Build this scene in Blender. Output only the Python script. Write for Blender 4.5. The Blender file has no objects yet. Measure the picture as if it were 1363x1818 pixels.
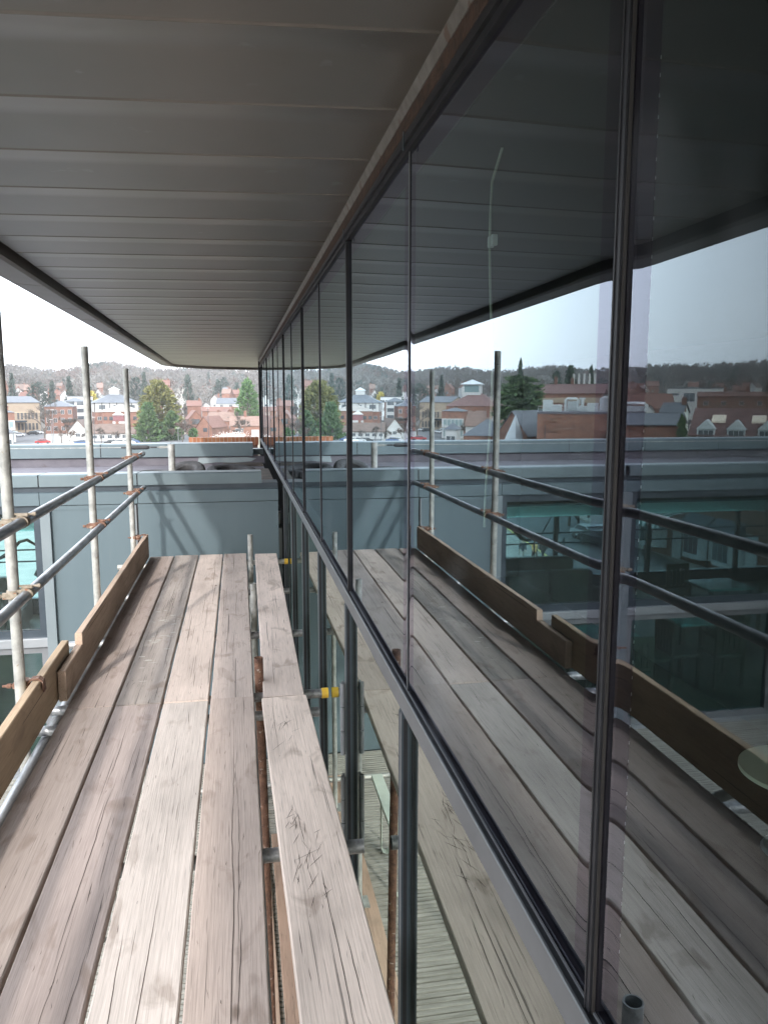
import bpy, bmesh, math, random
from mathutils import Vector, Matrix, noise
R = math.radians
rnd = random.Random(7)
sc = bpy.context.scene
COL = sc.collection

# ------------------------------------------------------------------ camera
CAM = Vector((0, 0, 1.5))
cam = bpy.data.cameras.new("camera"); camo = bpy.data.objects.new("camera", cam); COL.objects.link(camo)
cam.sensor_fit = 'VERTICAL'; cam.sensor_height = 24; cam.lens = 24 * 1400 / 1818
cam.clip_start = 0.05; cam.clip_end = 6000
YAW, PITCH = R(10.36), R(8.19)
fw = Vector((math.sin(YAW) * math.cos(PITCH), math.cos(YAW) * math.cos(PITCH), -math.sin(PITCH)))
camo.rotation_euler = fw.to_track_quat('-Z', 'Y').to_euler(); camo.location = CAM
sc.camera = camo

# ------------------------------------------------------------------ light
SUN = Vector((.21, .70, -.41)).normalized()
w = bpy.data.worlds.new("World"); sc.world = w; w.use_nodes = True
nt = w.node_tree; bg = nt.nodes['Background']
sky = nt.nodes.new('ShaderNodeTexSky'); sky.sky_type = 'NISHITA'; sky.sun_disc = False
sky.sun_elevation = math.asin(-SUN.z); sky.sun_rotation = math.atan2(-SUN.x, -SUN.y)
sky.air_density = 1.0; sky.dust_density = 4.0; sky.ozone_density = 1.0
hz = nt.nodes.new('ShaderNodeMix'); hz.data_type = 'RGBA'; hz.inputs[0].default_value = .72; hz.inputs[7].default_value = (16.9, 18.3, 20.0, 1)   # thin bright cloud veil over the whole sky
nt.links.new(sky.outputs[0], hz.inputs[6]); nt.links.new(hz.outputs[2], bg.inputs[0]); bg.inputs[1].default_value = 0.15
sl = bpy.data.lights.new("sun", 'SUN'); so = bpy.data.objects.new("sun", sl); COL.objects.link(so)
sl.energy = 2.0; sl.angle = R(1.6); sl.color = (1, .965, .92)
so.rotation_euler = SUN.to_track_quat('-Z', 'Y').to_euler(); so.location = (-20, -60, 40)
sc.view_settings.view_transform = 'Standard'; sc.view_settings.look = 'None'
sc.view_settings.exposure = 1.0; sc.view_settings.gamma = 1
sc.cycles.max_bounces = 10; sc.cycles.transparent_max_bounces = 24; sc.cycles.glossy_bounces = 6
sc.cycles.diffuse_bounces = 3
sc.cycles.use_denoising = True; sc.cycles.caustics_reflective = True; sc.cycles.blur_glossy = 0.3

# ------------------------------------------------------------------ materials
def N(nt, t, **k):
    n = nt.nodes.new(t)
    for a, b in k.items(): setattr(n, a, b)
    return n
def mat(name, c, c2=None, rough=.6, metal=0., scale=4., bump=0., bscale=60., stretch=(1, 1, 1), spec=.5, lo=.35, hi=.65, detail=4., spots=None, sscale=20., sthr=.62):
    m = bpy.data.materials.new(name); m.use_nodes = True; t = m.node_tree; b = t.nodes['Principled BSDF']; L = t.links.new
    b.inputs['Roughness'].default_value = rough; b.inputs['Metallic'].default_value = metal
    b.inputs['Specular IOR Level'].default_value = spec
    tc = N(t, 'ShaderNodeTexCoord'); mp = N(t, 'ShaderNodeMapping'); mp.inputs['Scale'].default_value = stretch
    oi = N(t, 'ShaderNodeObjectInfo'); L(tc.outputs['Object'], mp.inputs[0])
    off = N(t, 'ShaderNodeVectorMath', operation='SCALE'); off.inputs[0].default_value = (31, 17, 23); L(oi.outputs['Random'], off.inputs[3]); L(off.outputs[0], mp.inputs['Location'])
    out = None
    if c2:
        n = N(t, 'ShaderNodeTexNoise'); n.inputs['Scale'].default_value = scale; n.inputs['Detail'].default_value = detail; n.inputs['Roughness'].default_value = .6
        L(mp.outputs[0], n.inputs[0])
        r = N(t, 'ShaderNodeValToRGB'); r.color_ramp.elements[0].position = lo; r.color_ramp.elements[1].position = hi
        r.color_ramp.elements[0].color = (*c, 1); r.color_ramp.elements[1].color = (*c2, 1)
        L(n.outputs[0], r.inputs[0]); out = r.outputs[0]
        if spots:
            n3 = N(t, 'ShaderNodeTexNoise'); n3.inputs['Scale'].default_value = sscale; n3.inputs['Detail'].default_value = 6; L(mp.outputs[0], n3.inputs[0])
            r3 = N(t, 'ShaderNodeValToRGB'); r3.color_ramp.elements[0].position = sthr; r3.color_ramp.elements[1].position = sthr + .06
            L(n3.outputs[0], r3.inputs[0]); mx = N(t, 'ShaderNodeMix', data_type='RGBA'); L(r3.outputs[0], mx.inputs[0]); L(out, mx.inputs[6]); mx.inputs[7].default_value = (*spots, 1); out = mx.outputs[2]
        L(out, b.inputs['Base Color'])
    else:
        b.inputs['Base Color'].default_value = (*c, 1)
    if bump:
        n2 = N(t, 'ShaderNodeTexNoise'); n2.inputs['Scale'].default_value = bscale; n2.inputs['Detail'].default_value = 3; L(mp.outputs[0], n2.inputs[0])
        bp = N(t, 'ShaderNodeBump'); bp.inputs['Strength'].default_value = bump; bp.inputs['Distance'].default_value = .01
        L(n2.outputs[0], bp.inputs['Height']); L(bp.outputs[0], b.inputs['Normal'])
    return m

def wood_mat(name):
    """sawn softwood: the board's own colour comes from obj.color, grain runs along local Y"""
    m = bpy.data.materials.new(name); m.use_nodes = True; t = m.node_tree; b = t.nodes['Principled BSDF']; L = t.links.new
    b.inputs['Roughness'].default_value = .82; b.inputs['Specular IOR Level'].default_value = .25
    tc = N(t, 'ShaderNodeTexCoord'); oi = N(t, 'ShaderNodeObjectInfo')
    off = N(t, 'ShaderNodeVectorMath', operation='SCALE'); off.inputs[0].default_value = (37, 19, 23); L(oi.outputs['Random'], off.inputs[3])
    def noise_(scale, stretch, detail=4, dist=0.):
        mp = N(t, 'ShaderNodeMapping'); mp.inputs['Scale'].default_value = stretch; L(tc.outputs['Object'], mp.inputs[0]); L(off.outputs[0], mp.inputs['Location'])
        n = N(t, 'ShaderNodeTexNoise'); n.inputs['Scale'].default_value = scale; n.inputs['Detail'].default_value = detail; n.inputs['Distortion'].default_value = dist
        L(mp.outputs[0], n.inputs[0]); return n.outputs[0]
    def ramp(v, stops):
        r = N(t, 'ShaderNodeValToRGB'); e = r.color_ramp.elements
        while len(e) < len(stops): e.new(.5)
        for x, (p, c) in zip(e, stops): x.position = p; x.color = (c, c, c, 1)
        L(v, r.inputs[0]); return r.outputs[0]
    def mul(a, v):
        mx = N(t, 'ShaderNodeMix', data_type='RGBA', blend_type='MULTIPLY'); mx.inputs[0].default_value = 1; L(a, mx.inputs[6]); L(v, mx.inputs[7]); return mx.outputs[2]
    c = oi.outputs['Color']
    c = mul(c, ramp(noise_(1.0, (6, 1.3, 6), 5), [(.3, .84), (.5, .98), (.7, 1.07)]))          # broad weathering
    c = mul(c, ramp(noise_(1.0, (110, 3.0, 60), 4, .3), [(.3, .90), (.5, 1.0), (.7, 1.04)]))    # fine grain
    c = mul(c, ramp(noise_(1.0, (260, 9.0, 120), 2), [(.3, .92), (.6, 1.03)]))
    crack = noise_(1.0, (105, .9, 105), 2, .1)
    c = mul(c, ramp(crack, [(.0, 1), (.675, 1), (.70, .38)]))
    c = mul(c, ramp(noise_(1.0, (190, 4.5, 190), 2, .2), [(.665, 1), (.70, .62)]))               # short checks
    c = mul(c, ramp(noise_(1.0, (3.2, 1.1, 3.2), 6, .6), [(.36, .86), (.5, 1.0), (.68, 1.05)]))
    # warm stains and dark blotches
    st = ramp(noise_(1.0, (10, 4, 10), 6, .8), [(.575, 0), (.70, 1)])
    mx = N(t, 'ShaderNodeMix', data_type='RGBA'); mf = N(t, 'ShaderNodeMath', operation='MULTIPLY'); mf.inputs[1].default_value = .45; L(st, mf.inputs[0])
    L(mf.outputs[0], mx.inputs[0]); L(c, mx.inputs[6]); mx.inputs[7].default_value = (.20, .14, .105, 1); c = mx.outputs[2]
    # knots
    mp = N(t, 'ShaderNodeMapping'); mp.inputs['Scale'].default_value = (5.5, 2.1, 1); L(tc.outputs['Object'], mp.inputs[0]); L(off.outputs[0], mp.inputs['Location'])
    vo = N(t, 'ShaderNodeTexVoronoi'); vo.inputs['Scale'].default_value = 1; L(mp.outputs[0], vo.inputs[0])
    kn = ramp(vo.outputs['Distance'], [(.035, 1), (.075, 0)])
    sep = N(t, 'ShaderNodeSeparateColor'); L(vo.outputs['Color'], sep.inputs[0])
    gt = N(t, 'ShaderNodeMath', operation='GREATER_THAN'); gt.inputs[1].default_value = .62; L(sep.outputs[0], gt.inputs[0])
    km = N(t, 'ShaderNodeMath', operation='MULTIPLY'); L(kn, km.inputs[0]); L(gt.outputs[0], km.inputs[1])
    k2 = N(t, 'ShaderNodeMath', operation='MULTIPLY'); k2.inputs[1].default_value = .7; L(km.outputs[0], k2.inputs[0])
    mx = N(t, 'ShaderNodeMix', data_type='RGBA'); L(k2.outputs[0], mx.inputs[0]); L(c, mx.inputs[6]); mx.inputs[7].default_value = (.13, .085, .06, 1); c = mx.outputs[2]
    L(c, b.inputs['Base Color'])
    h = noise_(1.0, (160, 4, 90), 4, .3); cr = ramp(crack, [(.0, 1), (.67, 1), (.70, 0)])
    ad = N(t, 'ShaderNodeMath', operation='ADD'); L(h, ad.inputs[0]); L(cr, ad.inputs[1])
    bp = N(t, 'ShaderNodeBump'); bp.inputs['Strength'].default_value = .35; bp.inputs['Distance'].default_value = .004; L(ad.outputs[0], bp.inputs['Height']); L(bp.outputs[0], b.inputs['Normal'])
    return m

def emis(m, c, e):
    b = m.node_tree.nodes['Principled BSDF']; b.inputs['Emission Color'].default_value = (*c, 1); b.inputs['Emission Strength'].default_value = e; return m
def glass_mat(name, r0, r1, power, rtint, ttint, wob=.0, edge=0.):
    """coated glazing: mirror share grows towards grazing, the rest passes through tinted"""
    m = bpy.data.materials.new(name); m.use_nodes = True; t = m.node_tree; L = t.links.new
    t.nodes.remove(t.nodes['Principled BSDF']); out = t.nodes['Material Output']
    gl = N(t, 'ShaderNodeBsdfGlossy'); gl.inputs['Roughness'].default_value = 0.0; gl.inputs['Color'].default_value = (*rtint, 1)
    tr = N(t, 'ShaderNodeBsdfTransparent'); tr.inputs['Color'].default_value = (*ttint, 1)
    lw = N(t, 'ShaderNodeLayerWeight'); lw.inputs['Blend'].default_value = .5
    pw = N(t, 'ShaderNodeMath', operation='POWER'); pw.inputs[1].default_value = power; L(lw.outputs['Facing'], pw.inputs[0])
    mr = N(t, 'ShaderNodeMapRange'); mr.inputs['To Min'].default_value = r0; mr.inputs['To Max'].default_value = r1; L(pw.outputs[0], mr.inputs[0])
    ge = N(t, 'ShaderNodeNewGeometry'); iv = N(t, 'ShaderNodeMath', operation='SUBTRACT'); iv.inputs[0].default_value = 1; L(ge.outputs['Backfacing'], iv.inputs[1])
    ml = N(t, 'ShaderNodeMath', operation='MULTIPLY'); L(mr.outputs[0], ml.inputs[0]); L(iv.outputs[0], ml.inputs[1])
    mx = N(t, 'ShaderNodeMixShader'); L(ml.outputs[0], mx.inputs[0]); L(tr.outputs[0], mx.inputs[1]); L(gl.outputs[0], mx.inputs[2]); 
    # dust film: a trace of diffuse
    df = N(t, 'ShaderNodeBsdfDiffuse'); df.inputs['Color'].default_value = (.6, .62, .66, 1)
    tc = N(t, 'ShaderNodeTexCoord'); n = N(t, 'ShaderNodeTexNoise'); n.inputs['Scale'].default_value = 2.2; n.inputs['Detail'].default_value = 8; L(tc.outputs['Object'], n.inputs[0])
    mr2 = N(t, 'ShaderNodeMapRange'); mr2.inputs['From Min'].default_value = .60; mr2.inputs['From Max'].default_value = .78; mr2.inputs['To Max'].default_value = .05; mr2.inputs['To Min'].default_value = .0005; L(n.outputs[0], mr2.inputs[0])
    m3 = N(t, 'ShaderNodeMixShader'); L(mr2.outputs[0], m3.inputs[0]); L(mx.outputs[0], m3.inputs[1]); L(df.outputs[0], m3.inputs[2])
    L(m3.outputs[0], out.inputs[0])
    if wob:
        wv = N(t, 'ShaderNodeTexNoise'); wv.inputs['Scale'].default_value = 1.3; wv.inputs['Detail'].default_value = 1; L(tc.outputs['Object'], wv.inputs[0])
        h = wv.outputs[0]
        if edge:   # panes pinch near their sealed edges; local Y is the pane's width
            sp = N(t, 'ShaderNodeSeparateXYZ'); L(tc.outputs['Generated'], sp.inputs[0])
            a = N(t, 'ShaderNodeMath', operation='SUBTRACT'); L(sp.outputs[1], a.inputs[0]); a.inputs[1].default_value = .5
            ab = N(t, 'ShaderNodeMath', operation='ABSOLUTE'); L(a.outputs[0], ab.inputs[0])
            p2 = N(t, 'ShaderNodeMath', operation='MULTIPLY'); p2.inputs[1].default_value = 2; L(ab.outputs[0], p2.inputs[0])
            p3 = N(t, 'ShaderNodeMath', operation='POWER'); p3.inputs[1].default_value = 40; L(p2.outputs[0], p3.inputs[0])
            p4 = N(t, 'ShaderNodeMath', operation='MULTIPLY_ADD'); p4.inputs[1].default_value = edge; L(p3.outputs[0], p4.inputs[0]); L(h, p4.inputs[2]); h = p4.outputs[0]
        bp = N(t, 'ShaderNodeBump'); bp.inputs['Strength'].default_value = 1; bp.inputs['Distance'].default_value = wob; L(h, bp.inputs['Height']); L(bp.outputs[0], gl.inputs['Normal'])
    return m

def brick_mat(name, c1, c2, mortar, scale=1.):
    m = bpy.data.materials.new(name); m.use_nodes = True; t = m.node_tree; b = t.nodes['Principled BSDF']; L = t.links.new
    b.inputs['Roughness'].default_value = .9
    tc = N(t, 'ShaderNodeTexCoord'); sp = N(t, 'ShaderNodeSeparateXYZ'); L(tc.outputs['Object'], sp.inputs[0])
    ad = N(t, 'ShaderNodeMath', operation='ADD'); L(sp.outputs[0], ad.inputs[0]); L(sp.outputs[1], ad.inputs[1])
    cb = N(t, 'ShaderNodeCombineXYZ'); L(ad.outputs[0], cb.inputs[0]); L(sp.outputs[2], cb.inputs[1])
    br = N(t, 'ShaderNodeTexBrick'); br.inputs['Scale'].default_value = scale; br.inputs['Color1'].default_value = (*c1, 1); br.inputs['Color2'].default_value = (*c2, 1); br.inputs['Mortar'].default_value = (*mortar, 1)
    br.inputs['Brick Width'].default_value = .225; br.inputs['Row Height'].default_value = .075; br.inputs['Mortar Size'].default_value = .008; br.inputs['Bias'].default_value = -.2
    L(cb.outputs[0], br.inputs[0])
    n = N(t, 'ShaderNodeTexNoise'); n.inputs['Scale'].default_value = .6; n.inputs['Detail'].default_value = 5; L(tc.outputs['Object'], n.inputs[0])
    r = N(t, 'ShaderNodeValToRGB'); r.color_ramp.elements[0].color = (.72, .72, .72, 1); r.color_ramp.elements[1].color = (1.15, 1.12, 1.1, 1); r.color_ramp.elements[0].position = .3; r.color_ramp.elements[1].position = .7; L(n.outputs[0], r.inputs[0])
    mx = N(t, 'ShaderNodeMix', data_type='RGBA', blend_type='MULTIPLY'); mx.inputs[0].default_value = 1; L(br.outputs[0], mx.inputs[6]); L(r.outputs[0], mx.inputs[7]); L(mx.outputs[2], b.inputs['Base Color'])
    return m

WOOD = wood_mat('sawn_board')
GALV = mat('galvanised_tube', (.25, .25, .235), (.42, .415, .39), rough=.55, metal=.35, scale=14, bump=.15, bscale=120, spots=(.22, .18, .13), sscale=30, sthr=.66)
GALVD = mat('worn_galvanised_tube', (.15, .155, .165), (.36, .365, .37), rough=.4, metal=.5, scale=9, bump=.08, bscale=90, stretch=(3, .6, 3), spots=(.40, .39, .37), sscale=16, sthr=.66)
RUSTT = mat('rusty_tube', (.10, .05, .035), (.22, .115, .075), rough=.8, metal=.2, scale=25, bump=.4, bscale=150, spots=(.40, .33, .28), sscale=40, sthr=.64)
RUST = mat('rusty_fitting', (.12, .06, .04), (.25, .14, .10), rough=.8, metal=.3, scale=40, bump=.3, bscale=200, spots=(.45, .38, .30), sscale=60, sthr=.60)
CREAMF = mat('dusty_fitting', (.20, .165, .12), (.36, .31, .25), rough=.75, metal=.3, scale=40, bump=.3, bscale=200, spots=(.25, .12, .07), sscale=50, sthr=.60)
YEL = mat('yellow_plastic', (.62, .36, .02), (.70, .44, .05), rough=.5)
SOFFIT = mat('soffit_metal', (.162, .146, .131), (.190, .171, .155), rough=.38, metal=.5, scale=1.2, bump=.02, bscale=300, spots=(.24, .235, .22), sscale=7, sthr=.68)
FASCIA = mat('fascia_metal', (.105, .09, .083), (.135, .117, .108), rough=.45, metal=.4, scale=2, spots=(.24, .22, .2), sscale=5, sthr=.7)
TRIM = mat('pale_trim', (.20, .185, .175), (.13, .115, .105), rough=.6, metal=.3, scale=20, spots=(.12, .08, .06), sscale=18, sthr=.6)
RUSTB = mat('brown_sealant', (.035, .02, .015), (.075, .04, .028), rough=.9, scale=30, bump=.5, bscale=90)
BLACK = mat('black_gasket', (.010, .010, .012), (.017, .017, .02), rough=.5, spec=.3, scale=20)
SLATEM = mat('slate_grey_frame', (.032, .045, .058), (.045, .058, .072), rough=.42, metal=.3, scale=5, bump=.02)
LIGHTM = mat('light_grey_frame', (.15, .158, .17), (.185, .19, .20), rough=.42, metal=.3, scale=5)
PALEM = mat('pale_grey_frame', (.23, .245, .26), (.27, .28, .295), rough=.4, metal=.3, scale=5)
PANEL = mat('blue_grey_cladding', (.082, .115, .132), (.094, .128, .145), rough=.45, metal=.15, scale=1.6, bump=.015, bscale=8, stretch=(2.5, 2.5, .35), lo=.25, hi=.75, spots=(.10, .13, .14), sscale=2.5, sthr=.66)
COPING = mat('blue_grey_coping', (.108, .142, .157), (.125, .161, .175), rough=.42, metal=.2, scale=3, bump=.02, bscale=6)
FELT = mat('mineral_felt', (.105, .098, .115), (.14, .132, .15), rough=.95, scale=3, bump=.3, bscale=200, spots=(.10, .085, .09), sscale=4, sthr=.62)
FELTD = mat('dark_roof', (.055, .045, .04), (.11, .09, .075), rough=.95, scale=5, bump=.5, bscale=80)
RUBBER = mat('black_rubber', (.028, .028, .03), (.06, .058, .06), rough=.75, scale=12, bump=.2)
WHITEP = mat('white_paint', (.37, .37, .36), (.43, .43, .42), rough=.6, scale=.6)
CREAM = mat('cream_stone', (.27, .212, .155), (.315, .25, .185), rough=.85, scale=.4)
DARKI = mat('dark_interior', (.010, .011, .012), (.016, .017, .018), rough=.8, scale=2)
ASPH = mat('asphalt', (.075, .078, .082), (.11, .112, .115), rough=.9, scale=.4)
PAVE = mat('paving', (.22, .215, .195), (.29, .28, .255), rough=.9, scale=.6)
GRASS = mat('town_ground', (.10, .105, .06), (.20, .17, .13), rough=.95, scale=.03)
HILLM = mat('hill_ground', (.05, .045, .035), (.085, .073, .058), rough=1, scale=.02, spots=(.13, .16, .08), sscale=.008, sthr=.62)
SLATE = mat('slate_roof', (.065, .074, .088), (.095, .104, .118), rough=.6, scale=.8)
TILEBR = mat('brown_tile_roof', (.095, .066, .054), (.135, .095, .077), rough=.85, scale=.7, stretch=(1, 1, 4))
TILERED = mat('red_tile_roof', (.115, .054, .041), (.155, .078, .059), rough=.85, scale=.7, stretch=(1, 1, 4))
TILEPINK = mat('weathered_tile_roof', (.14, .09, .072), (.19, .128, .104), rough=.85, scale=.8, stretch=(1, 1, 4))
TILEPURP = mat('purple_tile_roof', (.115, .060, .055), (.155, .088, .080), rough=.85, scale=.5, stretch=(1, 1, 5))
BRICK = brick_mat('red_brick', (.155, .060, .041), (.195, .085, .060), (.19, .145, .118))
BRICKO = brick_mat('orange_brick', (.19, .080, .054), (.235, .108, .075), (.21, .155, .122))
BRICKD = brick_mat('dark_brick', (.15, .06, .04), (.22, .09, .055), (.2, .15, .12))
WPANE = mat('far_window_glass', (.045, .055, .065), (.09, .10, .11), rough=.15, scale=.5, spec=.8)
BARK = mat('bark', (.07, .055, .046), (.11, .09, .077), rough=.95, scale=3)
PALEBARK = mat('pale_bark', (.42, .40, .37), (.52, .50, .46), rough=.95, scale=3)
TWIG = mat('twigs', (.062, .050, .043), (.105, .085, .072), rough=1, scale=.3)
TWIGP = mat('greyish_twigs', (.085, .077, .068), (.13, .116, .103), rough=1, scale=.3)
TWIGR = mat('reddish_twigs', (.085, .056, .045), (.125, .083, .066), rough=1, scale=.3)
GOLDL = mat('golden_conifer_leaf', (.085, .095, .03), (.175, .165, .055), rough=.9, scale=.9, lo=.4, hi=.6)
GREENL = mat('green_conifer_leaf', (.035, .075, .03), (.10, .16, .06), rough=.9, scale=.8, lo=.4, hi=.6)
DARKL = mat('dark_conifer_leaf', (.016, .034, .020), (.045, .075, .038), rough=.9, scale=.6, lo=.4, hi=.6)
BLUEL = mat('bluish_conifer_leaf', (.03, .046, .039), (.062, .082, .068), rough=.9, scale=.5, lo=.4, hi=.6)
BRIGHTL = mat('bright_evergreen_leaf', (.03, .085, .025), (.09, .17, .05), rough=.8, scale=.9, lo=.4, hi=.6)
YELL = mat('willow_twigs', (.36, .30, .06), (.50, .42, .11), rough=.9, scale=.5)
BLOSS = mat('blossom', (.62, .50, .46), (.80, .72, .68), rough=.8, scale=.8)
GLASSU = glass_mat('upper_glazing', .02, .95, 2.95, (.82, .94, 1.0), (.80, .87, .86), wob=.0004, edge=.75)
GLASSE = glass_mat('upper_glazing_edge', .014, .84, 3.05, (.78, .83, .96), (.82, .78, .86), wob=.0004, edge=.75)
GLASSL = glass_mat('lower_glazing', .12, .90, 2.2, (.86, .93, .87), (.45, .5, .49), wob=.0002, edge=.5)
GLASSW = glass_mat('wing_glazing', .07, .9, 4.0, (.9, .97, .98), (.65, .84, .85))

# ------------------------------------------------------------------ mesh helpers
class MB:
    def __init__(s): s.v = []; s.f = []; s.mi = []; s.sm = []
    def add(s, vs, fs, mi=0, smooth=False):
        o = len(s.v); s.v += [tuple(v) for v in vs]
        for f in fs: s.f.append([o + i for i in f]); s.mi.append(mi); s.sm.append(smooth)
        return s
    def box(s, a, b, mi=0, M=None, c=0.):
        (x0, y0, z0), (x1, y1, z1) = a, b
        if c <= 0:
            vs = [(x0,y0,z0),(x1,y0,z0),(x1,y1,z0),(x0,y1,z0),(x0,y0,z1),(x1,y0,z1),(x1,y1,z1),(x0,y1,z1)]
            fs = [(0,3,2,1),(4,5,6,7),(0,1,5,4),(1,2,6,5),(2,3,7,6),(3,0,4,7)]
        else:
            bm = bmesh.new(); bmesh.ops.create_cube(bm, size=1)
            for q in bm.verts: q.co = ((x0+x1)/2 + q.co.x*(x1-x0), (y0+y1)/2 + q.co.y*(y1-y0), (z0+z1)/2 + q.co.z*(z1-z0))
            bmesh.ops.bevel(bm, geom=bm.edges[:], offset=c, segments=2, affect='EDGES', profile=.5)
            bm.verts.index_update(); vs = [q.co.copy() for q in bm.verts]; fs = [[q.index for q in f.verts] for f in bm.faces]; bm.free()
        if M: vs = [M @ Vector(q) for q in vs]
        return s.add(vs, fs, mi)
    def tube(s, p0, p1, r, n=14, mi=0, r1=None, caps=True, hollow=0.):
        p0, p1 = Vector(p0), Vector(p1); d = (p1 - p0).normalized(); u = d.orthogonal().normalized(); v = d.cross(u); r1 = r if r1 is None else r1
        c = [(math.cos(2*math.pi*i/n), math.sin(2*math.pi*i/n)) for i in range(n)]
        vs = [p0 + (u*a + v*b)*r for a, b in c] + [p1 + (u*a + v*b)*r1 for a, b in c]
        s.add(vs, [(i, (i+1) % n, n+(i+1) % n, n+i) for i in range(n)], mi, True)
        if hollow:
            ri = r1*hollow; q = p1 - d*.25
            vs = [p1 + (u*a + v*b)*r1 for a, b in c] + [p1 + (u*a + v*b)*ri for a, b in c] + [q + (u*a + v*b)*ri for a, b in c]
            s.add(vs, [(i, (i+1) % n, n+(i+1) % n, n+i) for i in range(n)], mi)
            s.add(vs, [(n+i, n+(i+1) % n, 2*n+(i+1) % n, 2*n+i) for i in range(n)] + [tuple(range(2*n, 3*n))], mi, True)
            s.add(vs[0:0] + [p0 + (u*a + v*b)*r for a, b in c], [tuple(range(n))[::-1]], mi)
        elif caps:
            s.add([p0 + (u*a + v*b)*r for a, b in c], [tuple(range(n))[::-1]], mi); s.add([p1 + (u*a + v*b)*r1 for a, b in c], [tuple(range(n))], mi)
        return s
    def path(s, pts, r, n=8, mi=0):
        pts = [Vector(p) for p in pts]; rings = []
        for i, p in enumerate(pts):
            d = (pts[min(i+1, len(pts)-1)] - pts[max(i-1, 0)]).normalized(); u = (Vector((.31, .2, .93)).cross(d)); u = u.normalized() if u.length > .05 else d.orthogonal().normalized(); v = d.cross(u)
            rr = r[i] if isinstance(r, (list, tuple)) else r
            rings += [p + (u*math.cos(2*math.pi*k/n) + v*math.sin(2*math.pi*k/n))*rr for k in range(n)]
        fs = [(i*n+k, i*n+(k+1) % n, (i+1)*n+(k+1) % n, (i+1)*n+k) for i in range(len(pts)-1) for k in range(n)]
        s.add(rings, fs, mi, True); s.add(rings[:n], [tuple(range(n))[::-1]], mi); s.add(rings[-n:], [tuple(range(n))], mi); return s
    def prism(s, poly, axis, a, b, mi=0, M=None):
        """poly in the plane normal to axis ('x': (y,z), 'y': (x,z), 'z': (x,y))"""
        def P(p, t): return {'x': (t, p[0], p[1]), 'y': (p[0], t, p[1]), 'z': (p[0], p[1], t)}[axis]
        n = len(poly); vs = [P(p, a) for p in poly] + [P(p, b) for p in poly]
        if M: vs = [M @ Vector(q) for q in vs]
        return s.add(vs, [tuple(range(n))[::-1], tuple(range(n, 2*n))] + [(i, (i+1) % n, n+(i+1) % n, n+i) for i in range(n)], mi)
    def build(s, name, mats, parent=None, loc=(0, 0, 0), fix=True):
        me = bpy.data.meshes.new(name); me.from_pydata(s.v, [], s.f)
        for m in (mats if isinstance(mats, (list, tuple)) else [mats]): me.materials.append(m)
        me.polygons.foreach_set('material_index', s.mi); me.polygons.foreach_set('use_smooth', s.sm)
        if fix and len(s.f) < 4000:
            bm = bmesh.new(); bm.from_mesh(me); bmesh.ops.recalc_face_normals(bm, faces=bm.faces); bm.to_mesh(me); bm.free()
        me.update(); o = bpy.data.objects.new(name, me); COL.objects.link(o); o.location = loc
        if parent: o.parent = parent
        return o
def tag(o, label=None, cat=None, group=None, kind=None):
    if label: o['label'] = label
    if cat: o['category'] = cat
    if group: o['group'] = group
    if kind: o['kind'] = kind
    return o
def empty(name, loc=(0, 0, 0), rz=0.):
    o = bpy.data.objects.new(name, None); COL.objects.link(o); o.location = loc; o.rotation_euler.z = rz; o.empty_display_size = .2
    return o
def copy_tree(o, parent=None):
    c = o.copy(); COL.objects.link(c); c.parent = parent
    for ch in list(o.children): copy_tree(ch, c)
    return c

# ================================================================== OFFICE BUILDING (glazing, canopy, balcony)
GX = 0.445
JY = [0.885 + 1.172 * k for k in range(-4, 13)] ; YEND = 16.4
office = empty('office_building', (GX, 6, -2.4))
tag(office, 'dark glazed building with a grey metal canopy, running along the scaffold platform', 'building')
def OB(mb, name, m): 
    o = mb.build(name, m, office); o.location = -office.location; return o
def pane(y0, y1, z0, z1, name, mats, border):
    cy, cz = (y0+y1)/2, (z0+z1)/2; mb = MB(); t = .012; a, b = (y1-y0)/2, (z1-z0)/2
    ys = [-a, -a+border, a-border, a] if border else [-a, a]; zs = [-b, -b+border*.6, b-border*1.15, b] if border else [-b, b]
    ny, nz = len(ys), len(zs)
    for i in range(ny-1):
        for j in range(nz-1):
            inner = (not border) or (i == 1 and j == 1)
            mb.add([(0, ys[i], zs[j]), (0, ys[i], zs[j+1]), (0, ys[i+1], zs[j+1]), (0, ys[i+1], zs[j])], [(0, 1, 2, 3)], 0 if inner else 1)
    mb.add([(t, -a, -b), (t, a, -b), (t, a, b), (t, -a, b)], [(0, 1, 2, 3)], 0)
    mb.add([(0,-a,-b),(t,-a,-b),(t,-a,b),(0,-a,b)], [(0,1,2,3)], 0); mb.add([(0,a,-b),(0,a,b),(t,a,b),(t,a,-b)], [(0,1,2,3)], 0)
    o = mb.build(name, mats, office, fix=False); o.location = Vector((GX, cy, cz)) - office.location
    o.rotation_euler = (0, R(rnd.uniform(-.05, .05)), R(rnd.uniform(-.12, .12)))
    return o
JY[4] = .883
ends = JY + [YEND]
ZT, ZH = .695, 2.115
for k in range(len(ends)-1):
    y0, y1 = ends[k], ends[k+1]
    if y1 - y0 < .2: continue
    pane(y0+.007, y1-.007, ZT, ZH, 'upper_pane', [GLASSU, GLASSE], .058)
    if y0 < 8.3: pane(y0+.012, min(y1, 8.3)-.012, -2.38, .655, 'lower_pane', [GLASSL], 0)
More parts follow.
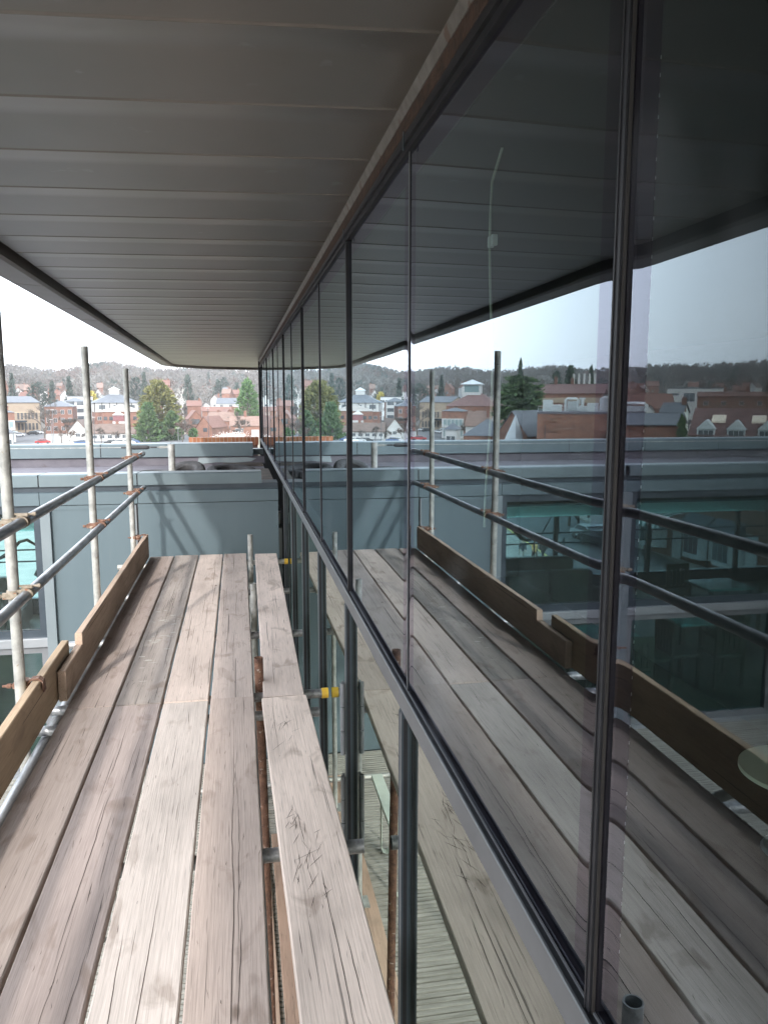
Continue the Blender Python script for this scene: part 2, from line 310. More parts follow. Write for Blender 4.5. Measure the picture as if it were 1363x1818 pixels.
for i, y in enumerate(JY):
    if i == 4:      # the one heavy cover cap; its lit side face painted as a lighter strip
        mb = MB(); mb.box((-.0098, -.0072, ZT-.02), (.03, .0085, ZH+.04), 0, c=.0008); mb.box((-.0060, -.0090, ZT-.02), (-.0020, -.0077, ZH+.04), 1); mb.box((-.0115, .001, ZT-.02), (-.0100, .004, ZH+.04), 0)
        o = mb.build('mullion_cap', [BLACK, mat('lit_side_frame', (.035, .032, .03), (.05, .045, .042), rough=.45, metal=.3)], office); o.location = Vector((GX, y, 0)) - office.location
    else:
        h = .011 if i % 2 == 0 else .0065
        mb = MB(); mb.box((-.010 if i % 2 == 0 else -.003, -h, ZT-.01), (.012, h, ZH+.02), 0)
        if i % 2: mb.box((-.0045, -.002, ZT-.01), (-.0031, .002, ZH+.02), 1)
        o = mb.build('glazing_joint', [BLACK, LIGHTM], office); o.location = Vector((GX, y, 0)) - office.location
    if y < 8.2:
        mb = MB(); mb.box((-.022, -.017, -2.39), (.03, .017, .639), 0, c=.0012); mb.box((-.025, -.0165, -2.39), (-.0225, -.008, .636), 1); mb.box((-.0245, .004, -2.39), (-.0225, .014, .636), 0)
        mb.box((-.017, -.0188, -2.39), (-.006, -.0172, .62), 2); mb.box((-.017, .0172, -2.39), (-.006, .0188, .62), 2)
        mu = mb.build('lower_mullion', [SLATEM, LIGHTM, BLACK], office); mu.location = Vector((GX, y, 0)) - office.location
        if i == 6:
            for z in (.14, -.28):
                mb = MB()
                for q in range(3): mb.tube((-.040, -.030, z-.16+q*.108), (-.040, -.030, z-.16+q*.108+.104), .0105, 12)
                mb.box((-.040, -.028, z-.16), (-.030, .0, z+.16)); mb.build('hinge', LIGHTM, mu)
# transom between lower and upper glazing
mb = MB(); mb.prism([(-.020, .640), (-.020, .6945), (-.0185, .697), (-.0150, .697), (-.0150, .640)], 'y', -4.2, YEND, 0)
tr = mb.build('transom', [mat('mid_grey_frame', (.095, .10, .105), (.12, .125, .13), rough=.45, metal=.3, scale=5)], office); tr.location = Vector((GX, 0, 0)) - office.location
mb = MB(); mb.prism([(-.0148, .642), (-.0148, .6955), (-.003, .6915), (-.003, .642)], 'y', -4.2, YEND, 0); mb.prism([(-.004, .6905), (-.004, .6955), (-.0012, .6955), (-.0012, .6905)], 'y', -4.2, YEND, 1); mb.box((.0, -4.2, .626), (.08, YEND, .694), 0)
o = mb.build('sill_gasket', [BLACK, LIGHTM], tr)
# head: frame, recessed brown band, pale trim
mb = MB(); mb.box((-.010, -4.2, 2.118), (.06, YEND, 2.135)); mb.box((-.018, -4.2, 2.1355), (.06, YEND, 2.150)); mb.box((-.012, -4.2, 2.1505), (.06, YEND, 2.165), 0)
for y in JY:
    mb.box((-.0205, y-.006, 2.119), (-.0185, y+.006, 2.164), 1)
o = mb.build('head_frame', [BLACK, SLATEM], office); o.location = Vector((GX, 0, 0)) - office.location
mb = MB(); mb.box((-.002, -4.2, 2.1655), (.06, YEND, 2.2215)); o = mb.build('head_joint', RUSTB, office); o.location = Vector((GX, 0, 0)) - office.location
mb = MB(); mb.prism([(-.014, 2.249), (-.004, 2.222), (.05, 2.222), (.05, 2.249)], 'y', -4.2, YEND); o = mb.build('soffit_trim', TRIM, office); o.location = Vector((GX, 0, 0)) - office.location
# end post of the glazing
mb = MB(); mb.box((-.03, YEND, -.4), (.16, YEND+.09, 2.25), c=.006); o = mb.build('end_post', BLACK, office); o.location = Vector((GX, 0, 0)) - office.location

# canopy soffit: lapped panels, slightly bowed
def xin(y): return -1.050 - .0205*y
YC = 20.0; RC = 2.2
def xedge(y):      # plan outline with a rounded far corner
    if y < YC - RC: return xin(y)
    t = min(1, (y-(YC-RC))/RC); return xin(YC-RC) + RC*(1 - math.sqrt(max(0, 1-t*t)))
mb = MB(); nx = 14
prof = [(0, -.0015), (.010, -.0014), (.014, -.0001), (.30, .0003), (.62, .0004), (.97, .0002), (1.0, .0)]
k = -14; rows = []
while True:
    y0 = 1.745 + .447*k
    if y0 > YC - .1: break
    for j, (t, dz) in enumerate(prof):
        y = y0 + .447*t
        rows.append((y, dz, k))
    k += 1
XR = GX + .055
vs = []
for (y, dz, k) in rows:
    for i in range(nx+1):
        s = i/nx; yy0 = min(y, YC-.02); xl = xedge(yy0) + .028; xr = XR if y < YEND + .05 else 2.6
        xr = XR
        x = xl + (xr - xl)*s; ys = y - .080*(x + .02)
        wv = noise.noise(Vector((x*2.3, k*1.7, 3.1)))*.0007 + noise.noise(Vector((x*.8, y*.9, 9.)))*.0012
        vs.append((x, min(ys, YC-.01), 2.25 + dz + wv*(1 if dz > 0 else .3)))
fs = [(r*(nx+1)+i, (r+1)*(nx+1)+i, (r+1)*(nx+1)+i+1, r*(nx+1)+i+1) for r in range(len(rows)-1) for i in range(nx)]
mb.add(vs, fs, 0, True); o = OB(mb, 'canopy_soffit', SOFFIT)
o.data.polygons.foreach_set('use_smooth', [True]*len(o.data.polygons))
mb = MB()      # soffit beyond the end of the glazing, its roof deck
mb.box((XR+.001, YEND+.1, 2.251), (3.2, YC-.3, 2.30)); OB(mb, 'soffit_return', SOFFIT)
# fascia lip swept round the edge
prof2 = [(.020, 2.247), (.020, 2.262), (.006, 2.262), (.006, 2.204), (-.012, 2.192), (-.190, 2.205), (-.215, 2.235), (-.19, 2.48), (.5, 2.52), (.5, 2.5)]
stn = []; y = -4.6
while y < YC-RC: stn.append((xin(y), y, 0.)); y += 1.0
for q in range(0, 10):
    a = q/9*math.pi/2; stn.append((xin(YC-RC) + RC*(1-math.cos(a)), YC-RC + RC*math.sin(a), a))
stn.append((3.2, YC, math.pi/2))
mb = MB(); m_ = len(prof2); vs = []
for (x, y, a) in stn:
    for (d, z) in prof2: vs.append((x + d*math.cos(a), y - d*math.sin(a), z))
fs = [(i*m_+j, (i+1)*m_+j, (i+1)*m_+j+1, i*m_+j+1) for i in range(len(stn)-1) for j in range(m_-1)]
mb.add(vs, fs, 0)
for y in (2.2, 5.35, 6.7, 7.6, 9.2, 11.8, 14.4):   # butt joints in the lip
    mb.prism([(-.012, 2.1905), (-.19, 2.2035), (-.19, 2.2065), (-.012, 2.1935)], 'y', y-.005, y+.005, 1, Matrix.Translation((xin(y), 0, 0)))
OB(mb, 'canopy_fascia', [FASCIA, TRIM])
mb = MB(); mb.box((-1.2, -4.6, 2.53), (3.4, YC-.4, 2.60)); OB(mb, 'canopy_roof', FELT)
# body: floor slab, interior shell (dark rooms behind the glass), storeys below
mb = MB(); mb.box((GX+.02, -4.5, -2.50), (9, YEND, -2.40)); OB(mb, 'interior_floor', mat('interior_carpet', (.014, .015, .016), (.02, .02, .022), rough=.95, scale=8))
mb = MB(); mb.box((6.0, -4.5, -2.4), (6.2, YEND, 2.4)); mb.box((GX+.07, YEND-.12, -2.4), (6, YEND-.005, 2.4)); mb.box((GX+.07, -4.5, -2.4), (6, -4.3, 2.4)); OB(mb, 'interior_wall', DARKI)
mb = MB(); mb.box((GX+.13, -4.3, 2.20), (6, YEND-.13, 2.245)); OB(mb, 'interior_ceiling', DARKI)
mb = MB(); mb.box((GX, -4.6, -11.5), (9, 8.25, -2.51)); mb.box((9.0, -4.6, -2.51), (9.2, YEND, 2.5)); OB(mb, 'lower_storeys', BRICK)
# balcony: grooved decking boards laid crosswise, on a slab
mb = MB(); gw = .0; y = -4.0
while y < 8.24:
    for g in range(3):
        yy = y + g*.0475
        mb.box((-6.2, yy, -2.43), (GX-.005, yy+.034, -2.40 + (0.0008 if g % 2 else 0)))
    mb.box((-6.2, y, -2.44), (GX-.005, y+.137, -2.408)); y += .1425
DECKM = mat('weathered_decking', (.20, .19, .165), (.33, .315, .28), rough=.9, scale=5, stretch=(.5, 8, 1), bump=.3, bscale=60)
OB(mb, 'balcony_decking', DECKM)
mb = MB(); mb.box((-6.25, -4.1, -2.75), (GX-.01, 8.25, -2.445)); OB(mb, 'balcony_slab', PANEL)
mb = MB(); mb.box((-6.25, -4.1, -11.5), (GX-.01, 8.25, -2.76)); OB(mb, 'balcony_base', BRICK)

# interior bits seen through the glass
t = empty('blind_chain', (.515, 1.0, 2.1)); t.name = 'blind_chain'
bpy.data.objects.remove(t)
mb = MB()
for q in range(62): 
    z = 1.95 - q*.026 + rnd.uniform(-.003, .003); mb.tube((.56, 1.035, z-.002), (.56, 1.035, z+.002), .0022, 6)
mb.tube((.56, 1.035, 1.97), (.56, 1.035, .33), .0008, 4)
tag(mb.build('blind_chain', [mat('chain_beads', (.42, .41, .39), (.3, .3, .29), rough=.3, scale=5)]), 'thin beaded blind chain hanging just behind the glass, right of the heavy black mullion', 'chain')
mb = MB(); pts = [(.60, 1.86 + .02*math.sin(i*.5) - (.06 if i < 1 else 0), 2.06 - i*.055) for i in range(17)]
mb.path(pts, .0032, 6); cc = tag(mb.build('hanging_cord', [mat('pale_cord', (.30, .31, .25), (.24, .25, .2), rough=.6, scale=5)]), 'pale slack cord with two connectors hanging behind the large pane', 'cord')
mb = MB(); mb.box((.592, 1.835, 1.855), (.606, 1.847, 1.88), c=.002); mb.box((.592, 1.862, 1.855), (.606, 1.874, 1.88), c=.002); mb.build('connector', WHITEP, cc)
pl = empty('round_table', (4.66, 5.62, -2.40)); tag(pl, 'cream round table inside the building, at the right edge of the glass', 'table')
mb = MB(); mb.tube((0, 0, .715), (0, 0, .75), .50, 48); mb.tube((0, 0, .705), (0, 0, .7148), .46, 48, r1=.50); mb.build('table_top', mat('cream_laminate', (.72, .70, .54), (.76, .73, .58), rough=.5, scale=2), pl)
mb = MB(); mb.tube((0, 0, .03), (0, 0, .704), .04, 16); mb.build('column', PALEM, pl); mb = MB(); mb.tube((0, 0, 0), (0, 0, .0295), .28, 24, r1=.26); mb.build('base', PALEM, pl)

# ================================================================== WING BUILDING (cladding, windows, roof)
YF = 8.30
wing = empty('wing_building', (-3.5, YF, -2.4)); tag(wing, 'blue grey clad wing with flat roof and dark framed windows, closing the platform end', 'building')
def WB(mb, name, m, parent=None):
    o = mb.build(name, m, parent or wing)
    if parent is None: o.location = -wing.location
    return o
# front coping, in lengths with open joints
xs = [.217, -1.03, -1.97, -3.52, -5.5, -7.5, -9.5, -11.5, -13.5]
for a, b in zip(xs[:-1], xs[1:]):
    mb = MB(); mb.prism([(YF-.055, .632), (YF-.055, .742), (YF-.045, .752), (YF+.32, .740), (YF+.33, .70), (YF+.33, .632)], 'x', b+.012, a)
    mb.box((b, YF-.05, .64), (b+.0115, YF+.3, .735), 1); WB(mb, 'coping', [COPING, BLACK])
mb = MB(); mb.box((-13.5, YF-.02, .575), (GX-.06, YF+.30, .631)); WB(mb, 'shadow_gap', SLATEM)
for a, b in zip([GX-.06] + xs[1:-1], xs[1:]):
    mb = MB(); mb.prism([(YF-.045, .445), (YF-.045, .566), (YF-.03, .574), (YF+.1, .574), (YF+.1, .445)], 'x', b+.006, a); WB(mb, 'fascia_panel', PANEL)
# cladding below
mb = MB(); mb.box((-1.03, YF-.03, -2.40), (GX-.06, YF+.1, .438)); mb.box((-1.03, YF-.036, .405), (GX-.06, YF-.0302, .437), 0); WB(mb, 'cladding_panel', [PANEL])
mb = MB(); mb.box((-1.06, YF-.022, -2.40), (-1.0305, YF+.1, .438)); WB(mb, 'panel_joint', BLACK)
mb = MB(); mb.box((-1.868, YF-.03, -2.40), (-1.0605, YF+.1, .438)); mb.box((-1.868, YF-.037, .395), (-1.0605, YF-.0302, .437)); WB(mb, 'cladding_panel', [PANEL])
mb = MB(); mb.box((-1.0598, YF-.040, -2.4), (-1.045, YF-.0225, .43)); WB(mb, 'panel_edge', LIGHTM)
def post(x0, x1):
    mb = MB(); mb.box((x0, YF-.075, -2.40), (x1, YF+.1, .44), c=.004); WB(mb, 'mullion_post', [mat('grey_post', (.15, .18, .195), (.17, .20, .215), rough=.4, metal=.2, scale=4)])
post(-1.965, -1.8685)
wx = -1.966
for k in range(4):
    x1 = wx; x0 = wx - (1.50 if k == 0 else 1.95)
    for (z0, z1) in ((-.915, .44), (-2.36, -1.005)):
        fr = MB(); f = .075
        fr.box((x0, YF-.01, z0), (x0+f, YF+.07, z1)); fr.box((x1-f, YF-.01, z0), (x1, YF+.07, z1)); fr.box((x0+f, YF-.01, z1-f), (x1-f, YF+.07, z1)); fr.box((x0+f, YF-.01, z0), (x1-f, YF+.07, z0+f))
        o = WB(fr, 'window', SLATEM if z0 > -2 else LIGHTM)
        mb = MB(); mb.box((x0+f, YF+.03, z0+f), (x1-f, YF+.042, z1-f)); g = mb.build('pane', GLASSW, o)
    mb = MB(); mb.box((x0, YF-.06, -1.0045), (x1, YF+.1, -.9155), c=.003); WB(mb, 'window_rail', PALEM)
    mb = MB(); mb.box((x0, YF-.06, -2.45), (x1, YF+.1, -2.3605)); WB(mb, 'bottom_rail', PALEM)
    post(x0-.07, x0-.0005); wx = x0 - .0705
# room behind: floor, soffit, bulkhead, far glazing with rails
XL, XRW, YB = -13.5, GX-.02, 15.0
mb = MB(); mb.box((XL, YF+.11, -2.6), (XRW, YB, -2.42)); WB(mb, 'room_floor', mat('room_floor', (.10, .075, .05), (.15, .11, .075), rough=.5, scale=2))
mb = MB(); mb.box((XL, YF+.35, .13), (XRW, YB+.3, .29)); WB(mb, 'room_ceiling', mat('room_ceiling', (.62, .66, .64), (.66, .70, .68), rough=.8, scale=.5))
mb = MB(); mb.box((XL, YB-.65, -.15), (XRW, YB-.05, .128)); mb.box((XL, YB-.04, -.85), (XRW, YB+.12, .128)); WB(mb, 'bulkhead', mat('room_bulkhead', (.70, .76, .74), (.74, .80, .78), rough=.8, scale=.5))
mb = MB(); mb.box((-1.0, YF+.11, -2.42), (XRW, YB-.1, .128)); WB(mb, 'room_wall', mat('room_wall', (.25, .27, .27), (.28, .30, .3), rough=.85, scale=.5))
mb = MB(); mb.box((XL, YB-.03, -2.42), (XRW, YB+.1, -2.12)); WB(mb, 'far_sill', SLATEM)
for k in range(6):
    mb = MB(); x = -1.4 - k*2.05; mb.box((x-.04, YB, -2.12), (x+.04, YB+.08, -.85)); WB(mb, 'far_mullion', SLATEM)
mb = MB()
for z in (-1.30, -1.52): mb.tube((XL, YB+.45, z), (XRW, YB+.45, z), .016, 8)
for k in range(6): mb.tube((-1.2-k*2, YB+.45, -2.4), (-1.2-k*2, YB+.45, -1.3), .016, 8)
WB(mb, 'far_railing', SLATEM)
mb = MB(); mb.box((XL, YF+.1, -11.5), (XRW, YB+.2, -2.61)); WB(mb, 'lower_storeys', BRICK)
mb = MB(); mb.box((XL-.2, YF+.11, -11.5), (XL, YB+.2, .6)); WB(mb, 'end_wall', BRICK)
mb = MB(); mb.box((XL, YF-.03, -11.5), (-9.95, YF+.1, .57)); WB(mb, 'cladding_panel', [PANEL])
mb = MB(); mb.box((-8.25, YF-.0305, -2.8), (GX-.02, YF+.1, -2.46)); WB(mb, 'spandrel', [PANEL])
# roof, upstands, far coping
mb = MB(); mb.box((XL, YF+.10, .292), (GX-.03, 14.6, .315)); WB(mb, 'roof_deck', FELT)
mb = MB(); mb.box((XL, 14.55, .3155), (GX+.0, 14.8, .46)); mb.box((XL, YF+.305, .3155), (GX-.06, YF+.36, .60), 0)
for k in range(12): mb.box((-.9-k*1.02, 14.546, .3157), (-.86-k*1.02, 14.5495, .46), 0)
WB(mb, 'upstand', FELT)
mb = MB(); mb.box((.23, YF+.361, .3155), (GX-.04, 11.5, .50)); mb.box((-.3, 14.1, .3155), (GX-.04, 14.54, .345)); WB(mb, 'roof_patch', FELTD)
mb = MB(); mb.prism([(-.75, .33), (-.4, .36), (-.1, .35), (.2, .37), (.3, .42), (.1, .45), (-.35, .44), (-.72, .45)], 'y', 14.535, 14.5455); WB(mb, 'flashing_patch', mat('grey_blue_paint', (.20, .235, .25), (.26, .30, .31), rough=.6, scale=6))
xs2 = [.24, -1.22, -2.4, -3.9, -5.5, -7.1, -8.7, -10.3, -12.2]
for a, b in zip(xs2[:-1], xs2[1:]):
    mb = MB(); mb.prism([(14.50, .470), (14.50, .692), (14.515, .705), (14.98, .700), (15.0, .68), (15.0, .470)], 'x', b+.015, a); mb.box((b, 14.506, .475), (b+.0145, 14.95, .695), 1); WB(mb, 'coping', [COPING, BLACK])
mb = MB(); mb.prism([(14.9, .46), (14.9, .56), (14.91, .57), (15.3, .565), (15.3, .46)], 'x', .245, GX-.005); WB(mb, 'coping', [COPING])

# roof things
ap = empty('anchor_post', (-.862, 10.5, .3165)); tag(ap, 'short galvanised safety anchor post standing on the wing roof', 'anchor post')
mb = MB(); mb.tube((0, 0, .012), (0, 0, .585), .043, 24); mb.tube((0, 0, .585), (0, 0, .600), .047, 24); mb.build('post', GALV, ap)
mb = MB(); mb.box((-.13, -.13, 0), (.13, .13, .012)); mb.build('base_plate', GALV, ap)
for sx in (-1, 1):
    for sy in (-1, 1):
        mb = MB(); mb.tube((sx*.1, sy*.1, .012), (sx*.1, sy*.1, .045), .014, 6); mb.build('bolt', GALV, ap)
cb = empty('safety_cable', (-3.5, 10.5, .88)); tag(cb, 'thin steel safety cable stretched above the wing roof from the anchor post', 'cable')
mb = MB(); mb.tube((2.60, 0, 0), (-6.5, 0, .0), .005, 6); mb.build('wire', GALV, cb)
mb = MB(); mb.tube((2.34, 0, 0), (2.16, 0, 0), .026, 12); mb.tube((2.37, 0, 0), (2.34, 0, 0), .012, 10, r1=.026); mb.tube((2.16, 0, 0), (2.13, 0, 0), .026, 10, r1=.012)
for q in range(5): mb.tube((2.33-q*.035, 0, 0), (2.32-q*.035, 0, 0), .029, 12)
mb.tube((2.10, 0, 0), (2.02, 0, 0), .011, 8); mb.tube((2.46, 0, 0), (2.38, 0, 0), .010, 8); mb.build('tensioner', RUBBER, cb)
mb = MB(); mb.path([(2.60, 0, .004), (2.55, 0, .012), (2.50, 0, .010), (2.46, 0, 0), (2.50, 0, -.010), (2.55, 0, -.010), (2.60, 0, -.002)], .005, 6); mb.build('shackle', GALV, cb)
def tyre(loc, rx, ry, rz, label, r0=.235, r1=.10, sq=.85):
    root = empty('tyre', loc); root.rotation_euler = (rx, ry, rz); tag(root, label, 'tyre', 'old tyres lying on the wing roof')
    mb = MB(); nu, nv = 56, 14; vs = []
    for i in range(nu):
        a = 2*math.pi*i/nu
        for j in range(nv):
            b = 2*math.pi*j/nv; cr = math.copysign(abs(math.cos(b))**.7, math.cos(b)); 
            rr = r0 + r1*cr; z = r1*sq*math.copysign(abs(math.sin(b))**.7, math.sin(b))
            if abs(b-math.pi) > 1.9 and i % 2: rr -= .013
            vs.append((rr*math.cos(a), rr*math.sin(a), z))
    mb.add(vs, [(i*nv+j, ((i+1) % nu)*nv+j, ((i+1) % nu)*nv+(j+1) % nv, i*nv+(j+1) % nv) for i in range(nu) for j in range(nv)], 0, False)
    mb.build('tread', RUBBER, root)
    mb = MB(); vs = []
    for i in range(nu):
        a = 2*math.pi*i/nu
        for j in range(6):
            b = 2*math.pi*j/6; vs.append(((r0-r1*.8+.012*math.cos(b))*math.cos(a), (r0-r1*.8+.012*math.cos(b))*math.sin(a), r1*sq*.62+.012*math.sin(b)))
    mb.add(vs, [(i*6+j, ((i+1) % nu)*6+j, ((i+1) % nu)*6+(j+1) % 6, i*6+(j+1) % 6) for i in range(nu) for j in range(6)], 0, True); mb.build('bead', RUBBER, root)
tyre((-1.25, 12.0, .385), 0, 0, 0, 'black tyre lying flat on the wing roof, left of the anchor post', r0=.20, r1=.075)
tyre((-.80, 12.2, .39), R(24), R(-8), 0, 'black ribbed tyre tilted up behind the anchor post', r0=.21, r1=.085)
tyre((-.12, 12.1, .395), R(7), 0, .4, 'large black tyre lying on the roof nearest the glass wall', r0=.30, r1=.08)
# brick parapet beyond
bp_ = empty('brick_parapet', (1.0, 16.9, -11.5)); tag(bp_, 'low red brick parapet with upright brick coping beyond the wing roof', 'parapet')
mb = MB(); mb.box((-2.0, -.1, 0), (-.62, 2.2, 12.04)); mb.build('wall', BRICK, bp_)
mb = MB()
for k in range(18): mb.box((-2.02 + k*.079, -.16, 12.041), (-2.02 + k*.079 + .068, .06, 12.20 + rnd.uniform(-.003, .003)), 0)
mb.box((-2.02, -.15, 12.041), (-.60, .05, 12.192), 1)
mb.build('coping_bricks', [mat('soldier_brick', (.24, .085, .045), (.42, .19, .10), rough=.85, scale=6, stretch=(1, .2, .2)), mat('pale_mortar', (.42, .36, .30), (.46, .4, .33), rough=.9)], bp_)
mb = MB(); mb.box((-2.0, .06, 12.041), (-.62, 2.2, 12.10)); mb.build('roof_sheet', mat('pinkish_roof', (.36, .24, .19), (.42, .29, .23), rough=.9, scale=3), bp_)

# ================================================================== SCAFFOLD
CRACKM = mat('dark_crack', (.045, .032, .026), (.075, .055, .045), rough=1, scale=9)
PAINTM = mat('dried_white_paint', (.50, .47, .42), (.40, .36, .31), rough=.9, scale=60)
def board(name, w, L, t, seed, color, label, loc, rx=0, ry=0, rz=0, group='scaffold boards of the platform', cat='board', cracks=9, long=.9, scratches=(), smears=()):
    rr = random.Random(seed); n = 44; mb = MB(); vs = []; c = .004
    sec = [(-w/2+c, t), (w/2-c, t), (w/2, t-c), (w/2, c), (w/2-c, 0), (-w/2+c, 0), (-w/2, c), (-w/2, t-c)]
    for i in range(n+1):
        y = -L/2 + L*i/n
        e0 = noise.noise(Vector((seed*3.1, y*2.1, 0)))*.0022 + noise.noise(Vector((seed*3.1, y*11, 4)))*.0009
        e1 = noise.noise(Vector((seed*3.1, y*2.1, 9)))*.0022 + noise.noise(Vector((seed*3.1, y*11, 7)))*.0009
        zz = noise.noise(Vector((seed*1.7, y*.5, 2)))*.0025
        tw = noise.noise(Vector((seed*1.7, y*.4, 5)))*.004
        ye = noise.noise(Vector((seed*5., 3, 3)))*.006 if i in (0, n) else 0
        for (x, z) in sec:
            k = (e0 if x < 0 else e1); yy = y + (ye*(x/w) + rr.uniform(-.0015, .0015) if i in (0, n) else 0)
            zt = z
            vs.append((x + k*(1 if x > 0 else -1), yy, zt + zz + tw*x/w))
    m_ = 8
    mb.add(vs, [(i*m_+j, i*m_+(j+1) % m_, (i+1)*m_+(j+1) % m_, (i+1)*m_+j) for i in range(n) for j in range(m_)] + [tuple(range(m_)), tuple(range(n*m_, n*m_+m_))[::-1]], 0)
    def top(x, y): return t + noise.noise(Vector((seed*1.7, y*.5, 2)))*.0025 + noise.noise(Vector((seed*1.7, y*.4, 5)))*.004*x/w + .0007
    def stroke(pts, hw, mi):
        for k, ((ax, ay), (bx, by)) in enumerate(zip(pts[:-1], pts[1:])):
            f0 = math.sin(math.pi*k/(len(pts)-1)); f1 = math.sin(math.pi*(k+1)/(len(pts)-1)); d = Vector((bx-ax, by-ay)); 
            if d.length < 1e-6: continue
            d.normalize(); nx_, ny_ = -d.y*hw, d.x*hw
            if max(abs(ax), abs(bx)) > w/2-.006 or max(abs(ay), abs(by)) > L/2-.01: continue
            mb.add([(ax+nx_*f0, ay+ny_*f0, top(ax, ay)), (ax-nx_*f0, ay-ny_*f0, top(ax, ay)), (bx-nx_*f1, by-ny_*f1, top(bx, by)), (bx+nx_*f1, by+ny_*f1, top(bx, by))], [(0, 1, 2, 3)], mi)
    for q in range(cracks):        # drying cracks wandering along the grain
        l = rr.choice((.12, .2, .35, .6, 1.1)) if q else long; x = rr.uniform(-.42, .42)*w if q else .06*w; y = rr.uniform(-L/2, L/2-l) if q else -l/2; m1 = max(6, int(l/.03)); sd = rr.uniform(0, 99)
        stroke([(x + noise.noise(Vector((sd, (y+l*k/m1)*2.2, 1)))*.010 + noise.noise(Vector((sd, (y+l*k/m1)*13, 4)))*.0028, y + l*k/m1) for k in range(m1+1)], rr.uniform(.0006, .0013), 1)
    for q in range(cracks*4):      # short checks
        x, y, l = rr.uniform(-.46, .46)*w, rr.uniform(-.49, .49)*L, rr.uniform(.012, .06); a_ = rr.gauss(0, .10)
        stroke([(x + math.sin(a_)*l*k/4 + rr.gauss(0, .0006), y + l*k/4) for k in range(5)], rr.uniform(.0004, .0009), 1)
    for (cx, cy, a_, l, hw) in scratches: stroke([(cx + math.cos(a_)*l*(k/4-.5), cy + math.sin(a_)*l*(k/4-.5)) for k in range(5)], hw, 1)
    for (cx, cy, l, hw) in smears:
        p = []
        for k in range(9):
            a_ = 2*math.pi*k/9; f = rr.uniform(.5, 1.2); x, y = cx + math.cos(a_)*l*f*.7, cy + math.sin(a_)*hw*f*1.6; p.append((x, y, top(x, y)))
        if all(abs(q_[0]) < w/2-.006 for q_ in p): mb.add(p, [tuple(range(9))], 2)
    o = mb.build(name, [WOOD, CRACKM, PAINTM], None); o.location = loc; o.rotation_euler = (rx, ry, rz); shade_lift = 1.16 if abs(loc[0]) < .5 else 1.0  # boards near the glass get a lighter colour, offsetting the canopy's shade
    o.color = (min(.7, color[0]*.985*shade_lift), min(.7, color[1]*.98*shade_lift), min(.7, color[2]*.985*shade_lift), 1)
    tag(o, label, cat, group); return o
T = .038
far_y, near_y = (3.905+7.69)/2, (3.89-.02)/2
WK = 1.1
pk, gr, cr, tn = (.43, .345, .300), (.36, .325, .275), (.60, .505, .420), (.40, .325, .285)
XB = [-.7555, -.525, -.2945, -.0670]; WBD = [.2205, .218, .218, .2135]
farB = [((.445, .36, .315), 'pinkish scaffold board beside the toe board, in the far row', 7.69),
        ((.40, .345, .305), 'grey cracked weathered scaffold board with white paint smears, in the far row', 7.70),
        ((.47, .39, .34), 'pinkish scaffold board in the far row, between the grey cracked board and the knotted one', 7.70),
        ((.45, .37, .325), 'knotted scaffold board in the far row, bordering the slot with the tubes', 7.71)]
nearB = [((.40, .33, .29), 'brown grey scaffold board beside the toe board, in the near row', 0),
         ((.42, .345, .31), 'scaffold board in the near row, between the toe board side board and the cream one', 0),
         ((.49, .43, .385), 'pale cream scaffold board, the lightest in the near row', 0),
         ((.415, .335, .29), 'brown scaffold board with a long wavy crack, bordering the slot in the near row', 0)]
for i in range(4):
    c, lb, ye = farB[i]; L_ = ye - 3.893 - (.0 if i != 3 else -.0)
    board('scaffold_board', WBD[i], L_, T, 11+i, c, lb, (XB[i], 3.893 + L_/2, -T), rz=R(rnd.uniform(-.03, .03)), cracks=(8, 22, 9, 9)[i], smears=[(rnd.uniform(-.08, .08), rnd.gauss(-.75, .42), rnd.uniform(.006, .05), rnd.uniform(.002, .008)) for q in range(34)] if i == 1 else ())
    c, lb, _ = nearB[i]; yt = 3.885 + (.012 if i == 3 else 0) + (-.01 if i == 2 else 0)
    o = board('scaffold_board', WBD[i] + (-.001 if i == 2 else 0), yt + .03, T, 21+i, c, lb, (XB[i] + (.001 if i == 2 else 0), (yt-.03)/2, -T - (.002 if i == 1 else 0)), rz=R(rnd.uniform(-.03, .03)), cracks=(8, 10, 5, 8)[i], long=3.4 if i == 3 else .8)
rs = random.Random(5); scr = []
for q in range(46):
    scr.append((rs.uniform(-.08, .03), (1.62 if q < 12 else .55) + rs.gauss(0, .10 if q < 12 else .16), R(rs.choice((58, 78, 96, 40, 70)) + rs.uniform(-9, 9)), rs.uniform(.03, .13), rs.uniform(.0006, .0012)))
ib = board('scaffold_board', .208, 7.66-3.875, T, 31, (.60, .495, .435), 'single scaffold board between the slot and the glass, far length', (.209, (7.66+3.875)/2, -T), rz=R(-.55))  # both inner boards' base colour raised too, making up for the canopy shade
ib2 = board('scaffold_board', .226, 3.895, T, 32, (.585, .485, .42), 'scratched scaffold board between the slot and the glass, near length', (.221, 3.865-3.895/2, -T-.001), rz=R(.9), scratches=scr)
